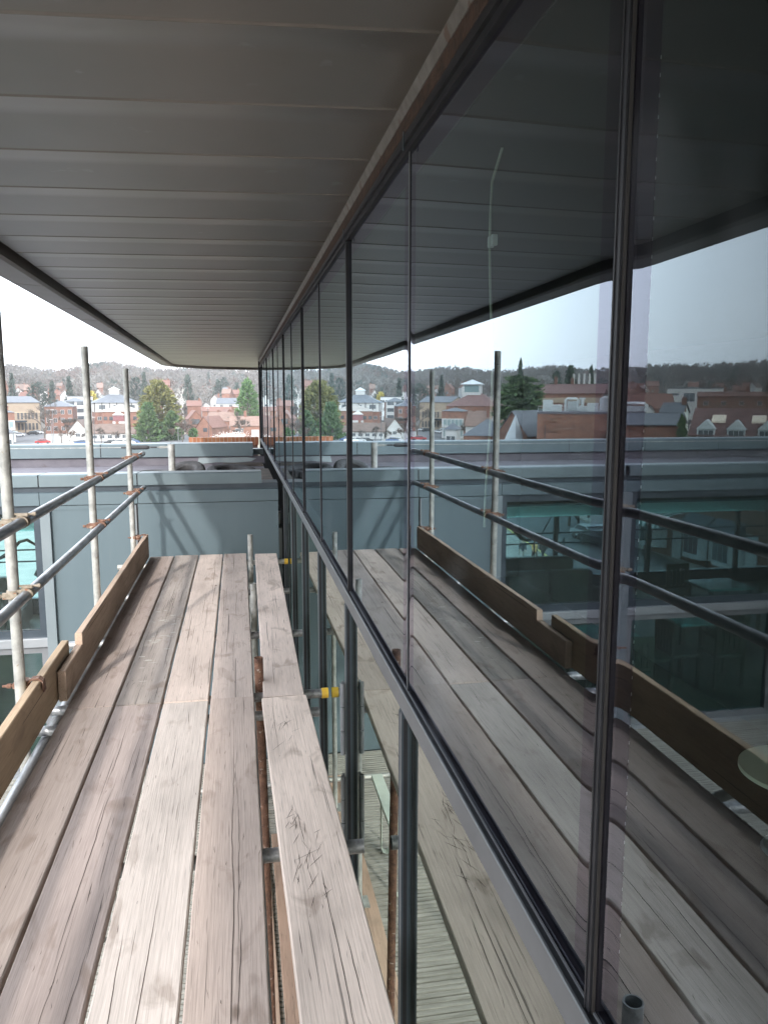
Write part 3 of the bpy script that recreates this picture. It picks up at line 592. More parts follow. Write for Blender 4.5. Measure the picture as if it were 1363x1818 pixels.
# toe boards on edge
def toe(y0, y1, x, seed, color, label, notch=None, h=.225):
    n = 40; mb = MB(); vs = []; yy_ = [y0 + (y1-y0)*i/n for i in range(n+1)]
    if notch: yy_ = sorted(yy_ + [notch[0]-.004, notch[0]+.004]); n += 2
    for i in range(n+1):
        y = yy_[i]
        e = noise.noise(Vector((seed, y*3, 0)))*.003; b = noise.noise(Vector((seed, y*.6, 4)))*.006
        top = h + e
        vs += [(x - .019 + b, y, .006), (x + .019 + b, y, .006), (x + .019 + b, y, top - .004), (x + .015 + b, y, top), (x - .015 + b, y, top), (x - .019 + b, y, top - .004)]
    if notch:
        for i in range(n+1):
            if yy_[i] < notch[0]:
                for j in (2, 3, 4, 5):
                    v = vs[i*6+j]; vs[i*6+j] = (v[0], v[1], v[2] - notch[1])
    mb.add(vs, [(i*6+j, i*6+(j+1) % 6, (i+1)*6+(j+1) % 6, (i+1)*6+j) for i in range(n) for j in range(6)] + [tuple(range(6)), tuple(range(n*6, n*6+6))[::-1]], 0)
    oy = (y0+y1)/2; mb.v = [(a-x, b-oy, c) for a, b, c in mb.v]
    o = mb.build('toe_board', WOOD); o.location = (x, oy, 0); o.color = (*color, 1); tag(o, label, 'board', 'toe boards along the outer edge'); return o
toe(3.98, 7.66, -.893, 41, (.41, .30, .225), 'far toe board on edge, with a stepped end', notch=(4.42, .062))
toe(.2, 4.30, -.937, 42, (.42, .305, .205), 'near toe board on edge, orange brown with a bleached top')

# standards (uprights)
PX = -1.0
def standard(x, y, z0, z1, m, label, group, r=.0242, lean=(0, 0)):
    mb = MB(); mb.tube((0, 0, 0), (lean[0], lean[1], z1-z0), r, 22, hollow=.84)
    o = mb.build('scaffold_standard', m, loc=(x, y, z0)); tag(o, label, 'scaffold tube', group); return o
PY = [3.655, 5.63, 7.58]
for y, zt, lb in zip(PY, (1.905, 1.845, 1.768), ('tall galvanised upright at the left edge, nearest the camera', 'galvanised upright in the middle of the outer row', 'galvanised upright at the far end of the outer row by the clad wall')):
    standard(PX, y, -2.4, zt, GALV, lb, 'outer scaffold uprights', lean=(rnd.uniform(-.012, .012), 0))
for (y, zt, m, lb) in ((7.0, .305, GALV, 'short grey upright poking up through the slot, farthest from the camera'), (5.55, .20, GALV, 'short grey upright in the slot, between the farthest one and the rusty one'),
                       (4.12, .128, RUSTT, 'rusty brown upright standing in the slot between the boards'), (1.43, .195, GALVD, 'open topped upright near the camera, mirrored at the bottom right')):
    ru = m is RUSTT
    standard(.103 if ru else .0725, y, -2.39, zt, m, lb, 'inner scaffold uprights in the slot', r=.0242 if ru else .0226, lean=(-.032, 0) if ru else (0, 0))
# guard rails
RX = PX + .052
for z, dz, m, lb, ye in ((.968, 0, GALVD, 'upper guard rail, dark shiny tube along the outer side', 8.18), (.655, 0, GALVD, 'lower guard rail, dark shiny tube along the outer side', 8.12)):
    mb = MB(); mb.tube((0, -4.2, 0), (0, ye - 1.5, -.012 if z > .8 else -.035), .0242, 22, hollow=.84)
    tag(mb.build('guard_rail', m, loc=(RX, 1.5, z)), lb, 'guard rail', 'guard rails')
# putlogs with yellow caps, ledgers
for (y, x1, cap) in ((7.57, .425, True), (6.37, .375, False), (5.17, .385, False), (4.05, .425, True), (3.80, .362, False), (2.565, .395, False), (1.36, .38, False)):
    o = empty('putlog_tube', (-.45, y, -T-.029))
    lbs = {7.57: 'grey cross tube with a yellow end cap, under the far end of the platform', 6.37: 'grey cross tube under the boards, second from the clad wall', 5.17: 'grey cross tube under the boards, third from the clad wall', 4.05: 'dark cross tube with a yellow end cap against the glass, beside the board joint', 3.80: 'short open ended cross tube just in front of the yellow capped one', 2.565: 'grey cross tube sticking out under the scratched board', 1.36: 'nearest cross tube, under the boards below the camera'}
    tag(o, lbs[y], 'scaffold tube', 'cross tubes under the boards')
    mb = MB(); mb.tube((-.70, 0, 0), (x1+.45, 0, 0), .0242, 20, hollow=.84); mb.build('tube', GALVD if y != 7.57 else GALV, o)
    if cap:
        mb = MB(); mb.tube((x1+.45-.025, 0, 0), (x1+.45+.010, 0, 0), .0275, 20); mb.build('end_cap', YEL, o)
for x, lb in ((PX+.052, 'long tube along the outer uprights, just under the boards'), (.0725-.05, 'long tube along the slot, just under the boards')):
    mb = MB(); mb.tube((0, -4, 0), (0, 4, 0), .0242, 16, hollow=.84); tag(mb.build('ledger_tube', GALVD, loc=(x, 3.75, -T-.08)), lb, 'scaffold tube', 'tubes along the platform')
mb = MB(); mb.tube((0, 0, 0), (0, 2.9, -2.4), .0242, 16, hollow=.84); tag(mb.build('brace_tube', GALV, loc=(PX-.055, 2.55, .05)), 'sloping grey brace tube outside the toe board at the left edge', 'scaffold tube')
mb = MB(); mb.tube((0, 0, 0), (-.25, .9, -2.0), .0242, 16, hollow=.84); tag(mb.build('brace_tube', GALVD, loc=(.02, 2.45, -.2)), 'dark sloping brace tube below the near boards', 'scaffold tube')

# couplers
def coupler(loc, m, label, rot=0., s=1.):
    o = empty('coupler', loc, rot); tag(o, label, 'scaffold coupler', 'scaffold couplers')
    mb = MB()
    o.scale = (1, .86, .86)
    mb.tube((-.052, 0, -.022), (-.052, 0, .022), .0315, 18); mb.tube((0, -.022, 0), (0, .022, 0), .0315, 18)
    mb.box((-.04, -.026, -.026), (-.012, .026, .026), c=.004); mb.build('clamp_body', m, o)
    for (p, q) in (((-.052-.03, -.055, -.012), (-.052+.02, -.055, -.012)), ((-.012, .0, .045), (.0, .0, .045))):
        pass
    mb = MB(); mb.box((-.092, -.047, -.017), (-.03, -.030, .017), c=.003); mb.tube((-.115, -.042, 0), (-.02, -.042, 0), .0062, 8); mb.tube((-.113, -.042, 0), (-.097, -.042, 0), .0115, 6); mb.build('bolt', m, o)
    mb = MB(); mb.box((-.018, -.017, .030), (.03, .017, .045), c=.003); mb.tube((-.035, 0, .041), (.062, 0, .041), .0062, 8); mb.tube((.046, 0, .041), (.060, 0, .041), .0115, 6); mb.build('bolt', m, o)
    return o
names = ['nearest', 'middle', 'far']
for i, y in enumerate(PY):
    for z, rail in ((.965, 'upper'), (.645, 'lower')):
        m = CREAMF if i == 0 else RUST
        coupler((RX, y - .0, z - (.006 if rail == 'upper' else .012) * (y/8)), m, f'{"cream" if i == 0 else "rusty"} coupler clamping the {rail} guard rail to the {names[i]} upright')
# toe board clips
for i, y in enumerate((3.70, 7.60)):
    o = empty('toe_board_clip', (-.935 if i == 0 else -.90, y, .20)); tag(o, 'rusty hook clip holding the near toe board to the nearest upright' if i == 0 else 'rusty hook clip holding the far toe board to the far upright', 'clip', 'toe board clips')
    mb = MB(); ww = .022
    pr = [(-.055, -.02), (-.055, .012), (-.025, .034), (.005, .036), (.025, .022), (.029, -.03), (.023, -.03), (.020, .018), (.004, .029), (-.022, .027), (-.048, .006), (-.048, -.02)]
    mb.prism([(a, b) for a, b in pr], 'y', -ww, ww); mb.build('hook', RUST, o)
    mb = MB(); mb.tube((-.065, 0, -.01), (-.065, 0, .028), .033, 16); mb.build('collar', RUST, o)
    mb = MB(); mb.tube((-.145, -.03, .012), (-.04, -.03, .012), .0062, 8); mb.tube((-.125, -.03, .012), (-.108, -.03, .012), .0125, 6); mb.box((-.10, -.045, 0), (-.075, -.015, .026), c=.003); mb.build('bolt', RUST, o)

# things on the balcony below
sb = board('sole_board', .225, 6.9, T, 51, (.36, .25, .185), 'long brown board lying on the balcony decking under the slot uprights', (.05, 4.2, -2.398), group=None, cat='board')
sb2 = board('sole_board', .225, 4.6, T, 53, (.30, .20, .145), 'brown board lying on the balcony decking against the foot of the glass', (.305, 4.35, -2.398), group=None)
tr_ = empty('trestle_bench', (-.27, 6.15, -2.4)); tag(tr_, 'pale green metal trestle frame standing on the decking below the platform', 'trestle')
PG = mat('pale_green_paint', (.42, .46, .40), (.50, .54, .47), rough=.5, scale=6)
mb = MB(); mb.box((-.05, -.55, .445), (.05, .6, .475), c=.004); mb.build('top_rail', PG, tr_)
for yy in (-.52, .10):
    mb = MB(); pts = [(-.045, yy, .44), (-.045, yy, .06), (-.03, yy, .02), (0, yy, .006), (.03, yy, .02), (.045, yy, .06), (.045, yy, .44)]
    for a, b in zip(pts[:-1], pts[1:]):
        d = Vector(b)-Vector(a); nrm = Vector((d.z, 0, -d.x)).normalized()*.0035
        A, B = Vector(a), Vector(b); vs = [A-nrm+Vector((0,-.03,0)), A+nrm+Vector((0,-.03,0)), A+nrm+Vector((0,.03,0)), A-nrm+Vector((0,.03,0)), B-nrm+Vector((0,-.03,0)), B+nrm+Vector((0,-.03,0)), B+nrm+Vector((0,.03,0)), B-nrm+Vector((0,.03,0))]
        mb.add(vs, [(0,3,2,1),(4,5,6,7),(0,1,5,4),(1,2,6,5),(2,3,7,6),(3,0,4,7)])
    mb.build('leg', PG, tr_)
mb = MB(); mb.tube((-.6, 0, 0), (.34, 0, 0), .0242, 14, hollow=.84); tag(mb.build('foot_tube', GALV, loc=(-.02, 7.35, -2.25)), 'short galvanised tube lying low across the uprights near the balcony floor', 'scaffold tube')
for i, y in enumerate((7.0, 5.55, 4.12, 1.43)):
    mb = MB(); mb.box((-.075, -.075, 0), (.075, .075, .006)); mb.tube((0, 0, .006), (0, 0, .05), .0195, 12)
    tag(mb.build('base_plate', GALV, loc=(.0725, y, -2.3595)), ['base plate under the farthest slot upright', 'base plate under the grey upright next to the rusty one', 'base plate under the rusty upright', 'base plate under the open topped upright'][i], 'base plate', 'upright base plates')

# ================================================================== STREET AND TOWN
GZ = -11.5
def smooth(t): t = max(0, min(1, t)); return t*t*(3-2*t)
def hmax(th):
    return 44 + 7*math.exp(-((th-8.3)/2.2)**2) - 4*math.exp(-((th-12)/1.6)**2) + 5*smooth((th-27)/9) + 2*math.sin(th*.9)
def terrain(th, D):
    z = GZ + (hmax(th) - GZ - 8) * smooth((D-330)/1050)
    return z + (noise.noise(Vector((th*.25, D*.006, 1)))*3.5*smooth((D-330)/300))
def polar(th, D): a = R(th); return (-D*math.sin(a), D*math.cos(a))
def bear(px, mirrored=False):
    """bearing (degrees left of +Y) and foreshortening of a column of the view"""
    a = math.atan((px-681.5)/1400); th = math.degrees(a) + 10.36
    return (th if mirrored else -th), math.cos(a)
def zat(py, D, ca): return 1.5 - (py-705)/1400*D*ca
# ground sheets
mb = MB(); ths = [-50 + q*2.0 for q in range(66)]; Ds = [0, 20, 60, 120, 200, 300] + [330 + 28*q for q in range(42)] + [1540]
vs = [(*polar(t, D), terrain(t, D) + 8.5*smooth((D-1290)/90)) for D in Ds for t in ths]; n_ = len(ths)
mb.add(vs, [(i*n_+j, i*n_+j+1, (i+1)*n_+j+1, (i+1)*n_+j) for i in range(len(Ds)-1) for j in range(n_-1)], 0, True)
tag(mb.build('hills', [HILLM]), kind='structure')
mb = MB(); mb.box((-400, -300, GZ-.5), (400, 340, GZ+.02)); tag(mb.build('ground', GRASS), kind='structure')
def strip(name, pts, w0, w1, z, m):
    mb = MB(); vs = []
    for i, (x, y) in enumerate(pts):
        d = Vector((pts[min(i+1, len(pts)-1)][0]-pts[max(i-1, 0)][0], pts[min(i+1, len(pts)-1)][1]-pts[max(i-1, 0)][1])).normalized(); nx_, ny_ = d.y, -d.x
        vs += [(x+nx_*w0, y+ny_*w0, z), (x+nx_*w1, y+ny_*w1, z)]
    mb.add(vs, [(2*i, 2*i+1, 2*i+3, 2*i+2) for i in range(len(pts)-1)]); return tag(mb.build(name, m, fix=False), kind='structure')
RL = [(-22.6, 15), (-22.8, 49), (-25, 72), (-30, 110), (-39, 160), (-50, 215), (-60, 262), (-68, 300), (-75, 345), (-95, 380)]
strip('road', RL, -9.5, 0, GZ+.026, ASPH)
strip('pavement', RL, .12, 14, GZ+.10, PAVE); strip('kerb', RL, 0, .1195, GZ+.12, PAVE); strip('far_pavement', RL[:5], -14, -9.6, GZ+.10, PAVE)
strip('yellow_line', RL[:5], -.45, -.25, GZ+.030, mat('yellow_paint', (.60, .46, .10), (.5, .4, .12), rough=.8, scale=2))
strip('car_park', [(-52, 236), (-8, 236)], -62, 0, GZ+.028, ASPH)

def leaf_cloud(mb, pts, size, rs, aspect=1., outward=None, mi=0, droop=0.):
    for p in pts:
        s = size*rs.uniform(.6, 1.4)
        d = Vector((rs.gauss(0, 1), rs.gauss(0, 1), rs.gauss(0, .7)))
        if outward is not None: d = (Vector(p)-Vector(outward)).normalized()*1.3 + d*.5; d.z += droop
        d.normalize(); u = d*s*aspect; v = d.cross(Vector((rs.gauss(0, 1), rs.gauss(0, 1), rs.gauss(0, 1)))).normalized()*s
        P = Vector(p); mb.add([P-u*.5-v*.25, P-u*.2+v*.5, P+u*.6, P-u*.1-v*.5], [(0, 1, 2, 3)], mi)
def conifer(x, y, z0, h, r, m, label, seed, n=3500, shape='egg', group=None, leaf=.5, name='conifer_tree', trunk=.06, cat='tree'):
    rs = random.Random(seed); root = empty(name, (x, y, z0)); tag(root, label, cat, group)
    mb = MB(); mb.tube((0, 0, -.3), (0, 0, h*.9), h*.018, 8, r1=h*.004)
    nb = int(26 + h)
    def rad(t):
        if shape == 'egg': return math.sin(math.pi*min(1, t*.80+.20))**.75 * (1 - .12*t)
        if shape == 'cone': return (1-t)**.85 * min(1, (t+.04)*9)
        if shape == 'column': return min(1, (t+.02)*10)*(1-t**3.2)
        if shape == 'cedar': return [.35, .6, .85, .97, 1, 1, .96, .90, .80, .58][min(9, int(t*10))]
        return math.sqrt(max(0, 1-(2*t-1)**2))
    cl = []
    for q in range(nb*5):
        t = rs.uniform(trunk, .99) if shape != 'cedar' else (rs.randrange(2, 10)+.45+rs.uniform(-.3, .3))/10
        a = rs.uniform(0, 2*math.pi); rr = r*rad(t)*(1 + .16*math.sin(a*3+t*9+seed) + rs.uniform(-.2, .12)); 
        cl.append((t, a, rr))
        if q % 4 == 0: mb.tube((0, 0, h*t*.93), (math.cos(a)*rr*.8, math.sin(a)*rr*.8, h*t + (.06*h if shape != 'cedar' else .01*h)), h*.004, 4, r1=h*.001, caps=False)
    mb.build('trunk', BARK, root)
    mb = MB()
    per = max(3, n//len(cl))
    for (t, a, rr) in cl:
        cx, cy, cz = math.cos(a)*rr*.86, math.sin(a)*rr*.86, h*t; pts = []
        for q in range(per):
            k = rs.random()**.6
            if shape == 'cedar': pts.append((cx*k + rs.gauss(0, r*.10), cy*k + rs.gauss(0, r*.10), cz + rs.gauss(0, h*.012)))
            else: pts.append((cx*(.55+.45*k) + rs.gauss(0, r*.075), cy*(.55+.45*k) + rs.gauss(0, r*.075), cz + (k-.7)*h*.05 + rs.gauss(0, h*.016)))
        leaf_cloud(mb, pts, leaf, rs, 1.7, (0, 0, cz-.15*h if shape != 'cedar' else cz-.02*h))
    mb.build('crown', m, root); return root
def bare(x, y, z0, h, seed, m, label, group=None, name='bare_tree', spread=.55, levels=5, bark=None, cat='tree', twigs=900, tw=.05):
    rs = random.Random(seed); root = empty(name, (x, y, z0)); tag(root, label, cat, group)
    mb = MB(); tb = MB()
    def grow(p, d, l, r, lv):
        q = p + d*l; mb.tube(p, q, r, 5 if lv > 1 else 4, r1=r*.7, caps=False)
        if lv >= levels:
            return tips.append((q, d))
        for k in range(rs.choice((2, 3, 3))):
            nd = (d + Vector((rs.gauss(0, spread), rs.gauss(0, spread), rs.gauss(.08, spread*.6)))).normalized()
            grow(q - d*l*rs.uniform(0, .35), nd, l*rs.uniform(.62, .86), r*.62, lv+1)
    tips = []; grow(Vector((0, 0, -.2)), Vector((rs.gauss(0, .04), rs.gauss(0, .04), 1)).normalized(), h*.27, h*.022, 0)
    mb.build('trunk', bark or BARK, root)
    for q in range(twigs):
        p, d = rs.choice(tips); d2 = (d + Vector((rs.gauss(0, .7), rs.gauss(0, .7), rs.gauss(.1, .5)))).normalized(); l = h*rs.uniform(.04, .11)
        p = p - d*h*rs.uniform(0, .08); v = d2.orthogonal().normalized()*tw*rs.uniform(.5, 1)
        tb.add([p-v, p+v, p+d2*l], [(0, 1, 2)])
    tb.build('crown', m, root); return root

def house(name, label, cat, px, mir, D, wpx, d, ye, yr, wall, roof, kind='x', turn=0, wins=(), chim=(), base=None, group=None, door=None, extra=None, over=.35, wm=None, wl=None):
    """px: column of its middle; wpx width in view columns; ye, yr: rows of eaves and ridge at distance D"""
    th, ca = bear(px, mir); x, y = polar(th, D); b = GZ if base is None else (terrain(th, D)-1 if base == 't' else base)
    w = wl if wl else wpx/1400*D*ca*ca; he = zat(ye, D, ca) - b; hr = zat(yr, D, ca) - b
    root = empty(name, (x, y, b), R(th + turn)); tag(root, label, cat, group)
    mb = MB(); mb.box((-w/2, 0, -1), (w/2, d, he))
    if kind == 'y': mb.prism([(-w/2, he), (w/2, he), (0, hr-.05)], 'y', 0.0, d)
    if kind == 'x': mb.prism([(0, he), (d, he), (d/2, hr-.05)], 'x', -w/2, w/2)
    mb.build('wall', wall, root)
    mb = MB(); o = over; t = .16
    if kind == 'y':
        s = (hr-he)/(w/2)
        for q in (-1, 1): mb.add([(q*(w/2+o), -o, he-s*o), (0, -o, hr), (0, d+o, hr), (q*(w/2+o), d+o, he-s*o), (q*(w/2+o), -o, he-s*o+t), (0, -o, hr+t), (0, d+o, hr+t), (q*(w/2+o), d+o, he-s*o+t)], [(0,1,2,3),(4,7,6,5),(0,4,5,1),(1,5,6,2),(2,6,7,3),(3,7,4,0)])
    elif kind == 'x':
        s = (hr-he)/(d/2)
        for q in (0, 1):
            ya = -o if q == 0 else d+o
            mb.add([(-w/2-o, ya, he-s*o), (w/2+o, ya, he-s*o), (w/2+o, d/2, hr), (-w/2-o, d/2, hr), (-w/2-o, ya, he-s*o+t), (w/2+o, ya, he-s*o+t), (w/2+o, d/2, hr+t), (-w/2-o, d/2, hr+t)], [(0,1,2,3),(4,7,6,5),(0,4,5,1),(1,5,6,2),(2,6,7,3),(3,7,4,0)])
    elif kind == 'hip':
        i_ = min(w, d)*.46; mb.add([(-w/2-o, -o, he), (w/2+o, -o, he), (w/2+o, d+o, he), (-w/2-o, d+o, he), (-w/2+i_, d/2, hr), (w/2-i_, d/2, hr)], [(0,3,2,1),(0,1,5,4),(1,2,5),(2,3,4,5),(3,0,4)])
    elif kind == 'flat':
        mb.box((-w/2-.1, -.1, he+.001), (w/2+.1, d+.1, he+.35))
    rf = mb.build('roof', roof, root)
    for (cx, cy, ch) in chim:
        mb = MB(); zt = hr + ch; mb.box((cx*w-.45, cy*d-.3, he), (cx*w+.45, cy*d+.3, zt)); mb.box((cx*w-.5, cy*d-.35, zt+.002), (cx*w+.5, cy*d+.35, zt+.15)); mb.tube((cx*w-.2, cy*d, zt+.15), (cx*w-.2, cy*d, zt+.5), .11, 8); mb.tube((cx*w+.2, cy*d, zt+.15), (cx*w+.2, cy*d, zt+.5), .11, 8)
        mb.build('chimney', BRICK, root)
    for (fx, fz, ww, wh) in wins:     # fractions of width and of eaves height, metres
        cx, cz = fx*w, fz*he
        win = MB(); f = .09; win.box((cx-ww/2, -.05, cz-wh/2), (cx+ww/2, -.002, cz+wh/2), 0)
        win.box((cx-ww/2+f, -.07, cz-wh/2+f), (cx-.03, -.0505, cz+wh/2-f), 1); win.box((cx+.03, -.07, cz-wh/2+f), (cx+ww/2-f, -.0505, cz+wh/2-f), 1)
        win.build('window', [wm or WHITEP, WPANE], root)
    if door:
        fx, dw, dh, dm = door; mb = MB(); mb.box((fx*w-dw/2, -.08, 0), (fx*w+dw/2, -.003, dh)); mb.build('door', dm, root)
    if extra: extra(root, w, d, he, hr)
    return root
def grid(xs_, zs_, w, h): return [(a, b, w, h) for a in xs_ for b in zs_]

# --- seen straight ahead and left (and again, mirrored, in the glass)
def ex_cream(root, w, d, he, hr):
    mb = MB(); mb.box((-w*.5+1, -3.2, 4.1), (-w*.5+7.5, -.01, 4.7)); mb.tube((-w*.5+1.6, -2.8, 0), (-w*.5+1.6, -2.8, 4.1), .15, 8); mb.tube((-w*.5+6.9, -2.8, 0), (-w*.5+6.9, -2.8, 4.1), .15, 8); mb.build('porch', SLATEM, root)
    mb = MB(); mb.box((-w/2-.1, -.16, he*.66), (w/2+.1, -.004, he*.69)); mb.build('string_course', mat('course_stone', (.40, .32, .23), (.45, .36, .26), rough=.9), root)  # string course in a plain stone tone of its own
house('stone_building', 'long cream stone building with low slate roof and tall narrow windows', 'building', 44, False, 335, 70, 16, 712, 701.5, CREAM, SLATE, 'x', 22, grid([-.1, .0, .1, .2, .3, .4], [.2, .55], .9, 2.7), ex_cream and (), extra=ex_cream, wm=CREAM)
house('brick_flats', 'three storey red brick block with grey hipped roof and white windows', 'building', 109, False, 318, 50, 13, 719, 709, BRICK, SLATE, 'hip', -8, grid([-.38, -.12, .14, .4], [.2, .5, .8], 1.3, 1.7))
def ex_bay(root, w, d, he, hr):
    for q in (-.12, .34):
        mb = MB(); mb.box((q*w-1.9, -1.3, 2.5), (q*w+1.9, -.01, he-.2)); b = mb.build('bay', WHITEP, root)
        for z in (4.4, 7.4, 10.3):
            if z < he-1: mb = MB(); mb.box((q*w-1.5, -1.36, z), (q*w+1.5, -1.305, z+1.6)); mb.build('bay_window', WPANE, b)
house('brick_flats', 'taller brick block with white projecting bays and grey roof', 'building', 136, False, 345, 40, 14, 711, 703, BRICKO, SLATE, 'hip', -6, (), extra=ex_bay)
house('flat_roofed_block', 'low pale grey modern block with a flat roof behind the brick flats', 'building', 148, False, 400, 44, 12, 702, 702, mat('pale_render', (.50, .50, .50), (.58, .58, .57), rough=.8), SLATE, 'flat', 0, grid([-.35, -.1, .15, .4], [.85], 2.4, 1.4))
def ex_centre(root, w, d, he, hr):
    mb = MB(); mb.box((-w/2-.25, -.25, he-3.4), (w/2+.25, d+.25, he-.02)); u = mb.build('white_storey', WHITEP, root)
    for q in range(7):
        mb = MB(); x = -w/2 + w*q/6; mb.box((x-.14, -.33, he-3.4), (x+.14, -.252, he-.03)); mb.build('timber', DARKI, u)
    for q in range(3):
        mb = MB(); x = -w/2 + w*(q*2+1)/6; mb.box((x-1.2, -.30, he-2.3), (x+1.2, -.253, he-.8)); mb.build('upper_window', WPANE, u)
    mb = MB(); mb.box((-1.7, d/2-1.7, hr-2.2), (1.7, d/2+1.7, hr+1.0)); c = mb.build('cupola', WHITEP, root)
    mb = MB(); mb.add([(-2.1, d/2-2.1, hr+1.01), (2.1, d/2-2.1, hr+1.01), (2.1, d/2+2.1, hr+1.01), (-2.1, d/2+2.1, hr+1.01), (0, d/2, hr+2.3)], [(0,3,2,1),(0,1,4),(1,2,4),(2,3,4),(3,0,4)]); mb.build('cupola_roof', mat('lead_roof', (.42, .46, .47), (.48, .52, .53), rough=.5), c)
house('public_building', 'large brick and white building under a slate pyramid roof topped by a white cupola', 'building', 212, False, 312, 78, 17.5, 712.5, 694.5, BRICK, SLATE, 'hip', 5, grid([-.4, -.14, .14, .4], [.15, .5], 1.5, 1.3), extra=ex_centre, over=.8)
def ex_oriel(root, w, d, he, hr):
    mb = MB(); mb.box((-w*.12-2.0, -1.6, 3.0), (-w*.12+2.0, -.01, 5.0)); o = mb.build('balcony_front', WHITEP, root)
    mb = MB(); mb.box((-w*.12-1.8, -1.4, 5.05), (-w*.12+1.8, -.012, 7.2)); mb.build('oriel', mat('maroon_glazing', (.16, .06, .07), (.22, .10, .10), rough=.3), o)
    mb = MB(); mb.add([(-w*.12-2.1, -1.7, 7.21), (-w*.12+2.1, -1.7, 7.21), (-w*.12+2.1, 0, 7.21), (-w*.12-2.1, 0, 7.21), (-w*.12, -.4, 8.7)], [(0,3,2,1),(0,1,4),(1,2,4),(2,3,4),(3,0,4)]); mb.build('oriel_roof', WHITEP, o)
house('brick_wing', 'brick wing with hipped grey brown roof and a small white and maroon oriel', 'building', 222, False, 296, 70, 11, 728, 717, BRICKO, mat('grey_brown_tile', (.22, .20, .18), (.28, .26, .235), rough=.85, scale=.6), 'hip', 3, grid([-.44, -.3, .1, .3, .45], [.3, .72], 1.2, 1.3), extra=ex_oriel, wm=DARKI)
house('cottage', 'white gabled house with a brown tiled roof beside the road', 'house', 141, False, 262, 34, 12, 762, 743, WHITEP, TILEBR, 'y', -14, [(.0, .6, 1.4, 1.2), (.28, .6, 1, 1)])
house('cottage', 'low white house with a wide dark brown roof in front of the public building', 'house', 197, False, 258, 66, 9, 765.5, 750.5, WHITEP, TILEBR, 'x', 4, grid([-.4, -.2, 0, .2, .4], [.55], 1.4, 1.1), [(.25, .5, .7), (-.3, .5, .7)])
house('cottage', 'white bungalow with black window frames half hidden by the big conifers', 'house', 248, False, 252, 30, 8, 766, 757, WHITEP, TILEBR, 'x', 0, grid([-.3, 0, .3], [.55], 1.3, 1.1), wm=DARKI)
house('pavilion', 'small white pavilion with a grey roof at the left edge beside the road', 'building', 14, False, 196, 24, 6, 765.0, 752.5, WHITEP, SLATE, 'hip', 10, grid([-.2, .2], [.5], .9, 2.2), wm=SLATEM)
house('brick_house', 'small red brick house at the left edge beside the cream stone building', 'house', 11, False, 300, 22, 9, 727, 720, BRICK, TILEBR, 'hip', 0, grid([.1, .35], [.3, .72], 1.2, 1.5))
house('brick_house', 'orange brick gabled house with a dark balcony window', 'house', 350, False, 292, 24, 12, 740, 726.5, BRICKO, TILERED, 'y', 6, [(.02, .80, 2.6, 1.9)], wm=DARKI)
house('brick_house', 'orange brick gabled house with a single small window, in front of the balcony one', 'house', 364, False, 276, 29, 16, 755, 737, BRICKO, TILERED, 'y', -20, [(.08, .72, 1.4, 1.3)], wm=DARKI)
house('brick_terrace', 'row of brick houses with long pinkish tiled roofs', 'house', 392, False, 300, 50, 10, 744, 729, BRICKO, TILEPINK, 'x', -18, grid([-.3, -.05, .2, .4], [.55], 1.0, 1.2), [(-.2, .5, .5), (.3, .5, .5)])
house('brick_house', 'brick house with a steep pink roof and tall chimney behind the terrace', 'house', 410, False, 312, 22, 12, 735, 724, BRICKO, TILERED, 'y', 10, [(0, .75, 1.2, 1.4)], [(.4, .3, .8)])
house('brick_cottage', 'brick cottage with a weathered terracotta roof, white door and central chimney', 'house', 438, False, 262, 54, 7, 752, 737, BRICKO, TILEPINK, 'x', 2, [(-.22, .6, 2.6, 1.5)], [(.0, .5, 1.6)], door=(.30, 2.4, 2.9, WHITEP), base=GZ)
house('brick_house', 'house with red gabled roof and white bargeboards above the terrace', 'house', 348, False, 350, 24, 12, 718, 709, BRICK, TILERED, 'x', 0, (), [(.4, .5, .8)])
house('white_house', 'white gabled house with dark bargeboards above the brick terrace', 'house', 369, False, 356, 19, 10, 720, 712, WHITEP, SLATE, 'y', 0, [(0, .8, 1.2, 1.2)])
house('terrace', 'long low house with faded pink roof behind the orange gabled houses', 'house', 393, False, 338, 62, 9, 727, 720, BRICKO, TILERED, 'x', 0, ())
house('slate_house', 'blue grey slate roofed house with two small white gables', 'house', 405, False, 385, 36, 11, 714, 704.5, WHITEP, SLATE, 'x', -6, [(-.25, .9, 1.6, 1.2), (.2, .9, 1.6, 1.2)])

# --- the town further left, which only the glass shows
def ex_lantern(root, w, d, he, hr):
    cx = w*.08
    mb = MB(); mb.box((cx-3.3, d/2-3.3, hr-2.5), (cx+3.3, d/2+3.3, hr+2.6)); c = mb.build('lantern', WHITEP, root)
    mb = MB(); mb.box((cx-2.7, d/2-3.36, hr-.3), (cx+2.7, d/2-3.302, hr+2.2)); mb.build('lantern_window', mat('teal_glazing', (.10, .16, .17), (.14, .2, .2), rough=.2), c)
    mb = MB(); mb.add([(cx-4.3, d/2-4.3, hr+2.61), (cx+4.3, d/2-4.3, hr+2.61), (cx+4.3, d/2+4.3, hr+2.61), (cx-4.3, d/2+4.3, hr+2.61), (cx, d/2, hr+4.5)], [(0,3,2,1),(0,1,4),(1,2,4),(2,3,4),(3,0,4)]); mb.build('lantern_roof', mat('lead_roof_pale', (.42, .46, .47), (.48, .52, .53), rough=.5), c)
house('tiled_hall', 'large brick hall with reddish hipped roof and a glazed roof lantern', 'building', 838, True, 290, 92, 26, 718, 692, BRICKO, TILEPURP, 'hip', 6, grid([-.4, -.3], [.6], 1.4, 1.6), extra=ex_lantern)
